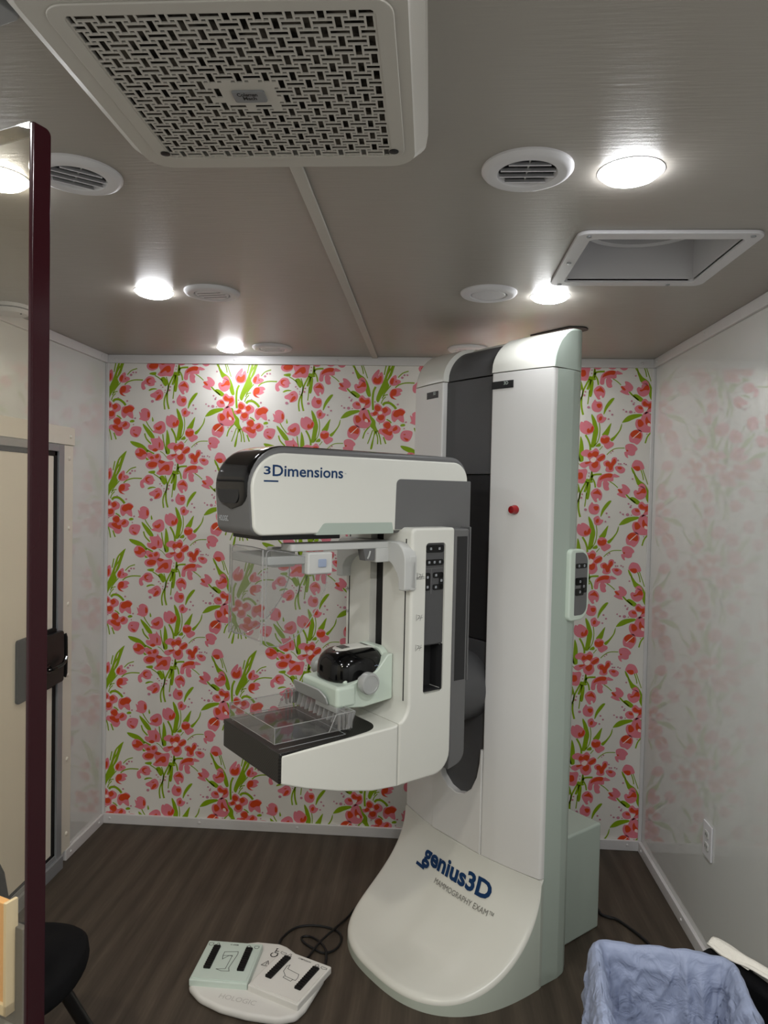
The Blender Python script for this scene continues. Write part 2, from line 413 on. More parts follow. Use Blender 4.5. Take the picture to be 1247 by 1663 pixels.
# floral wall panel: one repeat of the tulip pattern, in millimetres, repeated over the wall
TILE = """G:381,136 396,114 406,87 412,59 407,29 399,-11 380,-15 385,28 388,59 384,96 378,126
G3.7:415,96 419,66 416,29 407,4 396,-8
G:469,97 465,70 458,42 444,36 429,41 442,60
G:518,95 515,70 500,43 478,13 467,22 487,39 506,64 513,86
G:332,506 342,484 348,451 347,423 348,392 329,390 327,426 329,472
G7.7:354,40 368,16 377,-11 378,-30
G:419,476 425,464 416,458 400,461
G4.9:312,484 317,450 327,410 332,392
G2.8:300,401 316,392 335,370
G3.1:433,461 419,443
G3.4:453,422 470,439 494,452 533,454
G:215,61 241,39 263,14 273,-7 253,-7 232,20 216,47
G4.3:228,78 238,57 262,25
G6.2:223,486 232,461 255,437
G:152,447 179,445 213,433 236,412 242,397 230,396 204,411 166,429
G6.2:236,406 271,389
G:230,372 246,360 233,359
G:247,304 275,308 275,295 263,293 244,298
G:298,278 317,285 334,257 322,240 304,263
G4.3:270,292 289,281 308,266
G4.3:326,285 334,260 336,233 330,208
G6.8:364,297 352,273 339,245 335,221 329,205
G6.2:329,208 320,184 317,159 321,130
G7.4:332,208 331,184 334,159 341,132
G9.2:370,294 366,276 357,248
G:369,291 383,288 383,258 377,218 366,218 366,249
G4.3:366,245 363,209 360,181
G:384,343 388,340 389,307 395,295 380,291 361,294 365,310 379,310
G7.4:386,316 399,329 433,332
G6.2:393,310 402,292 406,270
G6.2:388,344 391,316 387,304
G3.7:471,299 490,287 508,271
P:268,54 279,64 288,70 304,75 320,67 326,46 323,25 304,12 286,15 267,19 262,27 273,30 266,42
R:277,45 288,45 304,55 307,43 295,30 279,35
P:327,86 333,101 344,98 347,104 360,105 379,93 393,74 387,53 367,42 345,46 329,61
R:360,65 370,71 373,62 382,80 390,77 386,56 364,49
P:422,20 425,32 440,42 459,36 467,24 464,14 482,6 482,-7 466,-19 454,-24 441,-13 438,-4 425,5
R:423,17 428,28 441,25 447,30 462,28 461,11 447,2 431,5
P:253,461 273,463 289,465 292,477 300,465 318,441 315,410 296,407 268,403 249,409 240,424 245,432 259,431 261,437
R:295,447 302,435 297,416 293,428
R:261,406 277,416 290,407 277,399
P:176,395 185,411 198,417 217,412 236,390 230,366 208,359 189,368 182,377
R:198,411 220,405 233,390 217,384 208,374 189,377 179,389 198,393
P:233,390 255,394 268,385 293,391 306,376 303,361 290,345 284,326 262,315 240,319 229,335 237,350 255,357 243,366
R:249,372 262,378 271,366 255,363
R:277,379 290,388 296,376 287,367 277,369
R:243,341 262,351 287,345 281,329 259,323 243,329
P:290,345 300,361 322,355 338,352 360,356 368,343 363,325 360,300 348,288 326,290 301,287 283,296 297,314 291,330
R:293,351 306,358 325,352 309,342
R:310,324 325,336 344,337 348,315 332,306 322,315 300,302 297,308
P:335,426 344,438 363,445 385,439 403,452 419,436 416,421 435,428 448,415 442,397 423,387 427,363 414,344 392,341 376,356 373,371 354,359 335,367 334,380 357,389 376,391 363,411 344,414
R:366,420 375,433 385,427 394,436 410,436 416,424 404,409 391,415 373,408
R:410,399 426,415 445,422 442,406 423,392
R:384,374 398,387 414,390 414,369 398,359
R:354,383 373,390 382,387 364,377
W:379,399 395,411 407,403 398,387 385,388
P:439,388 458,397 473,388 476,404 486,412 500,407 498,386 486,370 486,349 468,341 449,348 452,366 442,372
R:448,385 464,391 472,382 483,401 492,404 495,389 483,370 480,355 468,351 461,367 452,370
P:491,364 502,372 521,371 538,359 534,343 518,337 502,346
R:502,363 514,368 524,362 515,355
P:536,466 550,474 569,473 585,461 591,449 582,439 579,424 564,419 548,423 550,408 537,417 532,435 542,439 537,448
R:540,445 548,446 549,440 542,439
P:413,289 418,314 436,331 465,338 487,333 490,336 515,323 499,318 487,318 486,303 471,299 459,301 468,290 465,278 469,262 456,257 444,265 439,289 442,302 434,295 431,274 418,271 412,280
R:423,304 430,320 452,334 480,335 477,318 459,317 440,311 427,305
P:507,265 528,269 525,287 544,284 563,263 557,245 541,238 548,226 529,228 504,241 513,250
R:507,261 516,264 530,250 522,246
G6.2:544,243 563,223 589,202
G:563,223 576,230 595,221 610,206 598,195 582,205
P:386,246 397,261 413,267 429,258 438,240 435,219 426,210 420,222 413,215 417,206 407,203 395,218 387,233
R:394,243 410,255 416,261 429,246 432,234 419,240 404,241
P:378,178 386,194 393,203 401,194 417,194 426,185 428,167 418,148 396,146 381,157
R:400,179 408,185 423,182 420,167 408,165
P:402,127 411,136 424,139 434,124 446,121 443,109 428,96 409,99 404,114
R:412,118 421,127 427,121 424,109 415,107
G:481,209 470,210 454,195 439,170 433,142 436,136 449,161 467,186
D4.9:460,152
D4.9:472,135
D4.6:456,114
D6.8:364,167
P:221,271 238,287 263,284 273,266 279,261 270,257 267,244 245,240 226,250 220,244 226,229 214,222 204,234 205,256 216,265
R:230,272 244,279 257,275 245,272 238,259 251,253 242,250 231,259
P:249,201 267,211 283,223 299,225 313,208 309,184 293,173 274,172 271,183 252,189
R:286,196 299,202 302,190 287,176 277,176
R:277,208 293,212 286,205
G:240,221 251,229 270,231 283,226 264,224 245,218
D7.7:260,168
D4.3:302,245
D3.4:310,236
D3.4:322,222
D2.8:321,211
D4.3:347,238
D5.5:343,222
G:578,335 587,332 605,308 629,291 647,260 659,215 656,203 645,205 634,232 637,260 623,284 598,284 587,308
G:578,334 588,330 576,356 565,367 569,349
G3.5:614,367 625,336 634,312 642,289
G:134,401 130,382 115,337 104,303 87,275 94,254 74,226 57,202 44,177 33,191 43,226 63,271 76,306 85,337 99,368
W:100,327 93,309 83,285 88,306
W:109,368 103,348 96,334 101,354
G4.3:101,256 77,226 64,205
G4.3:88,214 71,209 61,195
G4.3:78,204 64,188 58,171
G5.0:78,351 75,337 69,306
G9.9:65,164 75,174 96,175 117,161 128,147
G8.5:30,250 20,226 17,187 20,141
G5.0:122,246 139,260 170,269 212,269
G4.3:135,294 155,314 183,324
G:518,100 535,123 559,136 601,140 606,131 573,117 546,104 525,99
G:-12,140 1,139 10,115 31,91 34,66 43,42 29,21 23,-21 18,-42 10,-42 13,-21 26,38 7,66 14,87 -4,114
G5.7:658,66 635,38 625,6
G4.3:20,47 9,14 -3,-18
G5.0:34,42 44,11 44,-19
G5.0:43,46 54,14 60,-20
G5.7:71,487 83,455
G5.0:84,98 98,91 107,81
G:150,73 162,79 173,74 168,67 152,66
G:261,94 267,76 261,71 258,82
P:579,252 588,263 599,259 602,273 616,280 633,267 639,250 631,229 610,218 589,228
R:592,249 606,253 619,270 633,267 634,249 616,249 599,242
P:598,280 615,294 630,284 633,267 616,277
P:10,288 20,309 40,330 47,326 46,312 58,319 65,299 63,271 45,259 24,260 14,271
R:17,281 27,295 38,288 55,302 57,278 45,264 24,267
W:41,302 48,319 46,306
P:94,268 100,289 121,306 128,296 127,286 142,282 148,272 129,258 105,256
R:97,272 104,289 116,289 108,261
R:122,279 130,275 125,270
P:95,216 105,237 126,244 147,243 156,231 144,224 151,217 134,206 113,203 130,191 106,196
R:100,220 108,237 128,237 126,213 109,206 123,192 102,201
P:602,187 607,204 621,209 635,197 652,198 660,173 653,153 636,147 618,138 625,152 639,166 611,173
R:607,190 617,199 631,187 649,191 653,173 632,159 622,145 635,173 614,176
P:572,165 583,178 600,180 611,166 613,149 597,143 580,148
R:588,173 604,173 608,161 593,162
P:605,128 618,149 639,145 650,125 661,90 658,69 641,55 606,58 585,72 577,96 584,115 601,117
R:588,107 601,114 616,96 606,82 592,82
R:622,114 629,128 637,111 658,90 648,83 626,93
W:633,97 644,97 648,83 634,86
P:552,40 561,57 581,68 602,65 613,44 607,20 590,-1 576,5 558,10 552,22
R:557,47 571,63 592,63 606,48 603,27 586,30 565,33
W:568,30 596,56 598,54 571,28
P:6,128 24,132 26,160 40,172 58,160 65,150 82,159 104,144 101,123 80,112 77,91 56,80 35,94 41,115 14,111
R:27,156 40,164 55,153 51,139 34,137
R:17,125 34,136 41,125 27,115
R:41,111 59,119 73,115 70,98 52,93
R:63,146 79,154 90,140 73,126
W:45,131 58,136 64,126 50,120
P:107,123 114,140 135,144 149,151 166,144 173,131 163,124 167,86 150,89 136,99 122,85 108,99
R:114,123 125,139 149,146 170,134 160,117 146,116 132,108 118,113
P:67,74 77,88 98,88 109,67 129,73 151,58 144,37 123,31 111,40 118,19 103,0 82,4 71,22 47,35 53,53 71,56
R:70,70 84,84 101,81 102,60 88,53
R:65,49 88,53 95,41 113,43 106,22 82,29 67,39
R:113,50 130,68 137,54 120,43
P:151,26 161,44 186,48 207,41 204,17 190,-4 169,-4 153,9
R:166,15 190,6 180,-1
R:165,30 176,30 170,25
P:194,118 205,112 204,126 222,136 244,126 251,105 244,81 227,72 209,77 194,83 201,91
R:237,119 246,112 248,95 237,91
P:567,374 578,397 594,400 613,391 625,363 611,356 592,349 573,362
R:573,368 601,372 605,356 592,351
G4.3:609,356 618,331 622,309
D3.9:522,158
D5.0:535,149
D7.8:555,148
D3.2:573,146
D4.6:558,198
D5.0:567,183
D3.2:570,190
D4.3:573,313
D3.5:28,179
D3.5:91,183
D5.0:136,168
D4.6:176,86
D3.5:168,56
D3.2:51,77
D3.2:649,31
D3.2:631,48
D6.4:154,293
D5.0:164,305
D4.6:178,305
D4.3:505,397
D4.3:508,381
D4.3:517,381
D4.0:533,383
D3.7:542,379
D3.4:375,337
D3.1:374,322
D4.0:479,439
D2.8:471,431"""
PX, PZ = 0.651, 0.4718
WP = [mat('panel_paper', (228, 225, 219), 0.45, 0.35), mat('leaf_green', (134, 166, 6), 0.5, 0.3), mat('tulip_pink', (224, 128, 142), 0.5, 0.3),
      mat('tulip_red', (210, 72, 28), 0.5, 0.3), mat('pale_paper', (246, 222, 216), 0.5, 0.3), mat('mauve_dot', (196, 132, 150), 0.5, 0.3)]
def clip_rect(poly, x0, x1, z0, z1):
    for ax, lim, sg in ((0, x0, 1), (0, x1, -1), (1, z0, 1), (1, z1, -1)):
        out = []
        for i in range(len(poly)):
            a, b = poly[i - 1], poly[i]
            ia, ib = (a[ax] - lim) * sg >= 0, (b[ax] - lim) * sg >= 0
            if ia != ib:
                t = (lim - a[ax]) / (b[ax] - a[ax]); out.append((a[0] + (b[0] - a[0]) * t, a[1] + (b[1] - a[1]) * t))
            if ib: out.append(b)
        poly = out
        if len(poly) < 3: return []
    return poly
def smooth_closed(p, sub=3):
    n = len(p); out = []
    for i in range(n):
        p0, p1, p2, p3 = (Vector(p[i - 1]), Vector(p[i]), Vector(p[(i + 1) % n]), Vector(p[(i + 2) % n]))
        for k in range(sub):
            t = k / sub
            out.append(tuple(0.5 * ((2 * p1) + (p2 - p0) * t + (2 * p0 - 5 * p1 + 4 * p2 - p3) * t * t + (3 * p1 - p0 - 3 * p2 + p3) * t ** 3)))
    return out
def floral_wall():
    V, F, MI = [], [], []
    def face(poly, y, mi):
        if len(poly) < 3: return
        s = len(V); V.extend((p[0], y, p[1]) for p in poly); F.append(tuple(range(s, s + len(poly)))); MI.append(mi)
    b = box(XL, XR, YB, YB + .04, 0, H); b.verts.ensure_lookup_table()
    for v in b.verts: v.index = len(V); V.append(tuple(v.co))
    for f in b.faces: F.append(tuple(v.index for v in f.verts)); MI.append(0)
    b.free()
    lay = {'G': (1, 1), 'P': (2, 2), 'R': (3, 3), 'W': (4, 4), 'D': (5, 5)}
    for line in TILE.strip().split('\n'):
        head, pts = line.split(':'); mi, ly = lay[head[0]]; w = float(head[1:]) / 1000 if len(head) > 1 else 0
        pts = [tuple(int(t) / 1000 for t in q.split(',')) for q in pts.split()]
        if head[0] == 'D':
            c = pts[0]; w = max(w, .003); poly = [(c[0] + w * math.cos(k * PI / 5), c[1] + w * math.sin(k * PI / 5) * .9) for k in range(10)]
        elif w:
            q = [(p.x, p.y) for p in smooth_path([(a, c_, 0) for a, c_ in pts], 4)]; poly = stroke2d(q, w * 1.15)
        else: poly = smooth_closed(pts)
        for i in range(-1, 5):
            for j in range(-1, 6):
                q = clip_rect([(a - 1.6 + i * PX, c_ + j * PZ) for a, c_ in poly], XL, XR, .03, H - .03)
                face(q[::-1], YB - .0003 * ly, mi)
    me = bpy.data.meshes.new('wall_back'); me.from_pydata(V, [], F)
    for m_ in WP: me.materials.append(m_)
    me.polygons.foreach_set('material_index', MI); me.update()
    o = bpy.data.objects.new('wall_back', me); COL.objects.link(o); o['kind'] = 'structure'
floral_wall()

# trims with round rivet heads
def rivet(c, axis, r=.0065, h=.004):
    s = {'x': 1, '-x': -1, '-y': -1, '-z': -1}[axis]; ax = axis[-1]
    return lathe([(r, 0), (r * .92, s * h * .5), (r * .6, s * h * .9), (0, s * h)], 12, ax, c)
def trim(name, bm, rivets, axis):
    for c in rivets: add_bm(bm, rivet(c, axis))
    struct(name, bm, M['trim'])
TZ = 2.235
zt = TZ + .02
trim('trim_1', box(XL, XR, YB - .014, YB, TZ, H, .003), [(x, YB - .014, zt) for x in (-1.517, -.94, -.451, .10, .53, .951)], '-y')
trim('trim_2', box(XL, XL + .014, YF, YB - .015, TZ, H, .003), [(XL + .014, y, zt) for y in (3.25, 2.72, 2.15, 1.6, 1.05)], 'x')
trim('trim_3', box(XR - .014, XR, YF, YB - .015, TZ, H, .003), [(XR - .014, y, zt) for y in (3.27, 2.72, 2.15, 1.6, 1.05)], '-x')
trim('trim_4', box(XL, XL + .016, YB - .012, YB, .047, TZ, .003), [], 'x')
trim('trim_5', box(XR - .016, XR, YB - .012, YB, .047, TZ, .003), [], 'x')
trim('baseboard_back', box(XL, XR, YB - .014, YB, 0, .047, .003), [(x, YB - .014, .027) for x in (-1.524, -1.079, -.6, .45, .95)], '-y')
trim('baseboard_left', box(XL, XL + .014, 2.96, YB - .015, 0, .047, .003), [(XL + .014, y, .024) for y in (3.27, 3.0)], 'x')
trim('baseboard_right', box(XR - .016, XR, YF, YB - .015, 0, .047, .003), [(XR - .016, y, .024) for y in (3.27, 2.75, 2.2, 1.65)], '-x')
struct('trim_6', box(-.287, -.26, 1.30, YB - .015, H - .009, H, .004), M['acwhite'])

# ------------------------------------------------------------------ door in the left wall
door = bpy.data.objects.new('door_1', None); COL.objects.link(door); door['kind'] = 'structure'
def dx(y0, y1, z0, z1, t, bev=.002, t0=0): return box(XL + t0, XL + t, y0, y1, z0, z1, bev)
b = dx(2.905, 3.0, .047, 1.815, .010)
for z in (1.76, 1.46, 1.13, .82, .45, .12): add_bm(b, rivet((XL + .010, 2.965, z), 'x', .009, .006))
add_bm(b, dx(1.85, 3.012, 1.818, 1.894, .011))
for y in (2.975, 2.45, 2.0): add_bm(b, rivet((XL + .011, y, 1.855), 'x', .009, .006))
obj('door_casing', b, M['cream'], door)
b = dx(2.862, 2.904, .03, 1.815, .022); add_bm(b, dx(1.9, 2.862, 1.785, 1.815, .022)); add_bm(b, dx(1.9, 2.904, 0, .055, .03)); add_bm(b, dx(1.9, 2.904, .055, .075, .018))
add_bm(b, dx(1.87, 1.9, 0, 1.815, .022))
obj('door_frame', b, M['alu'], door)
b = dx(2.84, 2.862, .07, 1.79, .014); add_bm(b, dx(1.9, 2.862, 1.765, 1.785, .014)); add_bm(b, dx(1.9, 2.862, .07, .085, .014))
obj('door_gasket', b, M['rubber'], door)
obj('door_panel', dx(1.9, 2.84, .085, 1.765, .010), M['cream'], door)
lp = obj('latch_plate', prism(rnd(rect(2.573, 2.852, .805, 1.05), .012), XL + .010, XL + .022, 'x', .002), M['rubber'], door)
b = prism(rnd(rect(2.70, 2.872, .82, 1.035), .012), XL + .022, XL + .045, 'x', .006)
obj('latch_body', b, M['metalblack'], lp)
b = tube([(XL + .045, 2.74, .90), (XL + .062, 2.75, .90), (XL + .066, 2.82, .905), (XL + .062, 2.855, .925)], .008)
add_bm(b, lathe([(.02, 0), (.02, .006), (0, .008)], 16, 'x', (XL + .045, 2.74, .90)))
obj('latch_lever', b, M['gloss'], lp)
b = tube([(XL + .012, 2.925, .835), (XL + .022, 2.925, .838), (XL + .022, 2.925, .994), (XL + .012, 2.925, .997)], .008, sub=3)
for z in (.838, .994): add_bm(b, lathe([(.014, 0), (.014, .005), (0, .007)], 14, 'x', (XL + .010, 2.925, z)))
obj('pull_handle', b, M['metalblack'], door)

# ------------------------------------------------------------------ ceiling fittings
LG = 'round ceiling lights'
def make_light(x, y, label):
    t = thing('ceiling_light', label, 'light', (x, y, H), 0, LG)
    obj('lamp_ring', lathe([(.0625, 0), (.0625, -.0012), (.0582, -.0012), (.0582, 0)], 40, caps=False), M['ventw'], t)
    o = obj('lamp_dome', lathe([(.0575, .0), (.056, -.006), (.050, -.011), (.036, -.016), (.018, -.0185), (0, -.019)], 40), M['lamp'], t)
    return t
def copy_tree(o, parent=None):
    c = o.copy(); COL.objects.link(c); c.parent = parent
    for ch in [k for k in bpy.data.objects if k.parent == o]: copy_tree(ch, c)
    return c
L0 = make_light(.372, 1.415, 'bright round ceiling light between large open vent and square roof hatch')
for x, y, lb in ((.363, 2.288, 'bright round ceiling light beside white vent, just above machine column'),
                 (-.905, 2.252, 'bright round ceiling light left of closed vent with slits, near left wall'),
                 (-.908, 3.14, 'small bright ceiling light nearest the flowered wall, on the left'),
                 (-.905, 1.42, 'bright round ceiling light seen through the clear shield pane')):
    c = copy_tree(L0); c.location = (x, y, H); c['label'] = lb
def make_vent(x, y, label, kind, rot=0):
    t = thing('ceiling_vent', label, 'vent', (x, y, H), rot, 'round ceiling vents')
    obj('vent_ring', lathe([(.088, 0), (.088, -.004), (.083, -.010), (.074, -.013), (.058, -.011), (.055, -.006), (.055, -.001)], 48, caps=False), M['ventw'], t)
    if kind == 'open':
        obj('duct', lathe([(.056, -.0015), (.056, -.001), (0, -.001)], 40), M['vdark'], t)
        for k in range(4):
            yy = -.036 + k * .024; w = math.sqrt(.0535 ** 2 - yy ** 2)
            bm = box(-w, w, -.0085, .0085, -.0009, .0009, .0004); bmesh.ops.rotate(bm, verts=bm.verts, matrix=Matrix.Rotation(math.radians(46), 3, 'X'))
            bmesh.ops.translate(bm, verts=bm.verts, vec=(0, yy, -.0075)); obj('louvre', bm, M['ventw'], t)
        obj('cross_bar', box(-.0015, .0015, -.053, .053, -.005, -.003), M['ltgrey'], t)
    else:
        obj('damper', lathe([(.053, -.003), (.053, -.009), (.050, -.011), (0, -.011)], 40), M['ventw'], t)
        if kind == 'slits':
            for k in range(3):
                yy = -.024 + k * .024; w = math.sqrt(.046 ** 2 - yy ** 2); obj('slit', box(-w, w, yy - .0012, yy + .0012, -.0116, -.0108), M['vdark'], t)
    return t
make_vent(.172, 1.40, 'large open round vent with horizontal louvres beside the right-hand front light', 'open', 0)
make_vent(-.727, 1.405, 'open round vent with bright slanted louvres beside clear shield edge', 'open', math.radians(38))
make_vent(.167, 2.247, 'closed round vent with plain damper next to light above machine', 'flat')
make_vent(-.714, 2.25, 'closed round vent with three thin slits near left ceiling light', 'slits', math.radians(-8))
make_vent(-.714, 3.118, 'small round vent nearest flowered wall on the left of the seam', 'slits')
make_vent(.148, 3.112, 'round vent partly hidden behind top of machine column', 'slits')

# air conditioner
ac = thing('ceiling_air_conditioner', 'white ceiling air conditioner with woven pattern grille', 'air conditioner', (-.278, 1.04, H))
o1 = rnd(rect(-.258, .26, -.252, .246), .06, 8); o2 = rnd(rect(-.236, .238, -.238, .234), .045, 8)
b = loft([[(x, y, 0) for x, y in o1], [(x, y, -.02) for x, y in o1], [(x * .99, y * .99, -.036) for x, y in o1], [(x * 1.012, y * 1.012, -.046) for x, y in o2], [(x, y, -.05) for x, y in o2]])
hs = obj('housing', b, M['acwhite'], ac, ang=50)
cut(hs, box(-.192, .203, -.186, .197, -.08, -.022))
b = prism(rnd(rect(-.21, .221, -.2, .2), .03, 6), -.0535, -.0495, 'z', .002)
pn = obj('cover_panel', b, M['acwhite'], ac)
cut(pn, prism(rnd(rect(-.188, .199, -.182, .191), .012, 4), -.08, -.03, 'z'))
obj('filter', box(-.19, .201, -.184, .195, -.040, -.036), M['filter'], ac)
def grille():
    x0, x1, y0, y1 = -.190, .201, -.184, .193
    P_, h = .0392, .0186; holes = []
    nr = int((y1 - y0) / h)
    for k in range(-1, nr + 2):
        yc = y0 + (k + .5) * h; off = .5 * (k % 2)
        for i in range(-1, 12):
            xc = x0 + (i + off) * P_ + .008
            holes.append((xc - .0042, xc + .0042, yc - h * .62, yc + h * .62))
            xm = xc + P_ / 2; holes.append((xm - .0125, xm + .0125, yc - .0040, yc + .0040))
            for sg in (-1, 1):
                xs = xc + sg * P_ / 4; holes.append((xs - .0031, xs + .0031, yc + h / 2 - .0024, yc + h / 2 + .0024))
    m = .005; hx0, hx1, hy0, hy1 = x0 + m, x1 - m, y0 + m, y1 - m
    nx0, nx1, ny0, ny1 = -.034, .034, -.022, .022
    H_ = []
    for a, b_, c, d in holes:
        a, b_, c, d = max(a, hx0), min(b_, hx1), max(c, hy0), min(d, hy1)
        if b_ - a < .002 or d - c < .002: continue
        if b_ > nx0 and a < nx1 and d > ny0 and c < ny1: continue
        H_.append((a, b_, c, d))
    q = lambda v: round(v, 5)
    xs = sorted({q(x0), q(x1)} | {q(v) for r in H_ for v in r[:2]}); ys = sorted({q(y0), q(y1)} | {q(v) for r in H_ for v in r[2:]})
    xi = {v: i for i, v in enumerate(xs)}; yi = {v: i for i, v in enumerate(ys)}
    nx, ny = len(xs) - 1, len(ys) - 1; solid = [[True] * ny for _ in range(nx)]
    for a, b_, c, d in H_:
        for i in range(xi[q(a)], xi[q(b_)]):
            for j in range(yi[q(c)], yi[q(d)]): solid[i][j] = False
    V, F, idx = [], [], {}
    def vt(i, j, l):
        if (i, j, l) not in idx: idx[(i, j, l)] = len(V); V.append((xs[i], ys[j], -.0525 if l == 0 else -.0505))
        return idx[(i, j, l)]
    for i in range(nx):
        for j in range(ny):
            if not solid[i][j]: continue
            F.append((vt(i, j, 0), vt(i, j + 1, 0), vt(i + 1, j + 1, 0), vt(i + 1, j, 0)))
            for di, dj, a, b_ in ((-1, 0, (i, j), (i, j + 1)), (1, 0, (i + 1, j), (i + 1, j + 1)), (0, -1, (i, j), (i + 1, j)), (0, 1, (i, j + 1), (i + 1, j + 1))):
                u, v = i + di, j + dj
                if not (0 <= u < nx and 0 <= v < ny) or not solid[u][v]:
                    F.append((vt(*a, 0), vt(*b_, 0), vt(*b_, 1), vt(*a, 1)))
    me = bpy.data.meshes.new('grille'); me.from_pydata(V, [], F); me.materials.append(M['acwhite']); me.update()
    o = bpy.data.objects.new('grille', me); COL.objects.link(o); o.parent = ac
grille()
npl = obj('nameplate', prism(rnd(rect(-.024, .024, -.0145, .0145), .004), -.0555, -.052, 'z', .001), M['plate'], ac)
obj('lettering', text_bm('Coleman', .030, lambda x, y: (x - .002, -.004 + .001 - y, -.0557), .03, .009), M['black'], npl, smooth=False)
obj('lettering', text_bm('Mach', .020, lambda x, y: (x, .0065 - y, -.0557), .03, .009), M['black'], npl, smooth=False)
for x in (-.192, .203):
    obj('screw', lathe([(.008, -.0538), (.008, -.0550), (.003, -.0556), (0, -.0552)], 20, 'z', (x, .172, 0)), M['black'], ac)

# square roof hatch with a fan opening above
ht = thing('roof_hatch', 'square recessed roof vent hatch with white rim and round fan opening', 'roof vent', (.554, 1.931, H))
b = prism(rnd(rect(-.218, .218, -.212, .212), .03, 6), -.010, -.0, 'z', .003)
fr = obj('rim', b, M['ventw'], ht); cut(fr, prism(rnd(rect(-.183, .183, -.175, .175), .012, 4), -.05, .05, 'z'))
hw = .183; hd = .175; top = .12
b = box(-hw - .006, -hw, -hd - .006, hd + .006, -.004, top); add_bm(b, box(hw, hw + .006, -hd - .006, hd + .006, -.004, top))
add_bm(b, box(-hw, hw, hd, hd + .006, -.004, top)); add_bm(b, box(-hw, hw, -hd - .006, -hd, -.004, top))
obj('shaft', b, M['ventw'], ht)
b = box(-hw, hw, -hd, hd, top, top + .006); obj('shaft_top', b, M['ventw'], ht)
obj('fan_ring', lathe([(.150, top - .03), (.165, top - .034), (.170, top - .03), (.170, top), (.150, top), (.150, top - .03)], 48, caps=False), M['ventw'], ht)
obj('fan_opening', lathe([(.150, top - .012), (.150, top - .002), (0, top - .002)], 40), M['black'], ht)
b = bm_new()
for k in range(6):
    bl = box(.03, .14, -.025, .025, top - .010, top - .008); bmesh.ops.rotate(bl, verts=bl.verts, matrix=Matrix.Rotation(k * PI / 3, 3, 'Z')); add_bm(b, bl)
obj('fan_blades', b, M['ddgrey'], ht)
for x, y in ((-.19, -.195), (.19, -.195), (-.19, .195), (.12, .195), (-.2, 0)):
    obj('screw', lathe([(.006, -.009), (.006, -.0125), (0, -.014)], 12, 'z', (x, y, 0)), M['alu'], ht)

sd = thing('smoke_detector', 'white round smoke detector on ceiling at left wall, behind shield', 'smoke detector', (-1.492, 2.43, H))
obj('base', lathe([(.062, 0), (.062, -.012), (.058, -.014)], 40), M['ventw'], sd)
obj('vent_slots', lathe([(.055, -.012), (.055, -.017), (.05, -.017)], 40), M['black'], sd)
obj('cover', lathe([(.060, -.0165), (.060, -.022), (.052, -.030), (.03, -.034), (0, -.035)], 40), M['ventw'], sd)
obj('led', lathe([(.003, -.028), (.003, -.033), (0, -.034)], 10, 'z', (.042, -.012, 0)), M['black'], sd)

bk = thing('ceiling_bracket', 'small grey bracket with round screw in upper left corner of ceiling', 'bracket', (-.66, .90, H), math.radians(-20))
obj('plate', prism(rnd(rect(-.09, .09, -.06, .06), .01), -.012, 0, 'z', .003), M['alu'], bk)
obj('screw', lathe([(.018, -.012), (.018, -.018), (.012, -.021), (0, -.020)], 20, 'z', (.045, .012, 0)), M['silver'], bk)

# outlet on the right wall
ol = thing('wall_outlet', 'white double wall outlet low on the glossy right wall', 'outlet', (XR, 2.555, .43))
obj('cover_plate', box(-.007, 0, -.038, .038, -.062, .062, .003), M['ventw'], ol)
for z in (-.021, .021):
    s = obj('socket', prism(rnd(rect(-.016, .016, z - .014, z + .014), .008), -.0095, -.006, 'x', .001), M['ltgrey'], ol)
    b = box(-.0100, -.0092, -.008, -.005, z - .004, z + .006); add_bm(b, box(-.0100, -.0092, .005, .008, z - .004, z + .006))
    obj('slots', b, M['black'], s)

# ------------------------------------------------------------------ lamps that light the room
def area(name, loc, size, power, rot=(0, 0, 0), color=(1, 1, 1)):
    d = bpy.data.lights.new(name, 'AREA'); d.shape = 'DISK'; d.size = size; d.energy = power; d.color = color
    o = bpy.data.objects.new(name, d); COL.objects.link(o); o.location = loc; o.rotation_euler = rot
for x, y in ((.367, .53), (-.905, .53), (.367, -.4), (-.905, -.4), (.367, 3.14)):
    area('ceiling_lamp', (x, y, H - .022), .11, 13.0 if y < 3 else 3.0)
w = bpy.data.worlds.new('world'); scene.world = w; w.use_nodes = True
w.node_tree.nodes['Background'].inputs['Color'].default_value = (0.02, 0.02, 0.022, 1)
scene.view_settings.view_transform = 'Standard'; scene.view_settings.look = 'None'; scene.view_settings.exposure = 0.03; scene.view_settings.gamma = 1.0
scene.cycles.use_denoising = True
scene.cycles.max_bounces = 12; scene.cycles.transparent_max_bounces = 24
scene.cycles.sample_clamp_indirect = 6.0
# ------------------------------------------------------------------ mammography machine (x = towards patient, y = width, z = up)
mm = thing('mammography_machine', 'tall white and mint mammography machine with floral wall behind', 'mammography machine', (.2708, 2.7066, 0), math.radians(221))
def uf(v): return .195 - .05 * (v / .355) ** 2
def ub(v):
    a = abs(v); T = ((0, -.10), (.24, -.10), (.28, -.07), (.325, -.03), (.352, .01), (.356, .045), (.4, .05))
    for (a0, b0), (a1, b1) in zip(T, T[1:]):
        if a <= a1: return b0 + (b1 - b0) * (a - a0) / (a1 - a0)
    return .05
ZS, ZC = .366, 2.064
def vr(a, b, n): return [a + (b - a) * i / n for i in range(n + 1)]
VL, VR_ = -.139, .117
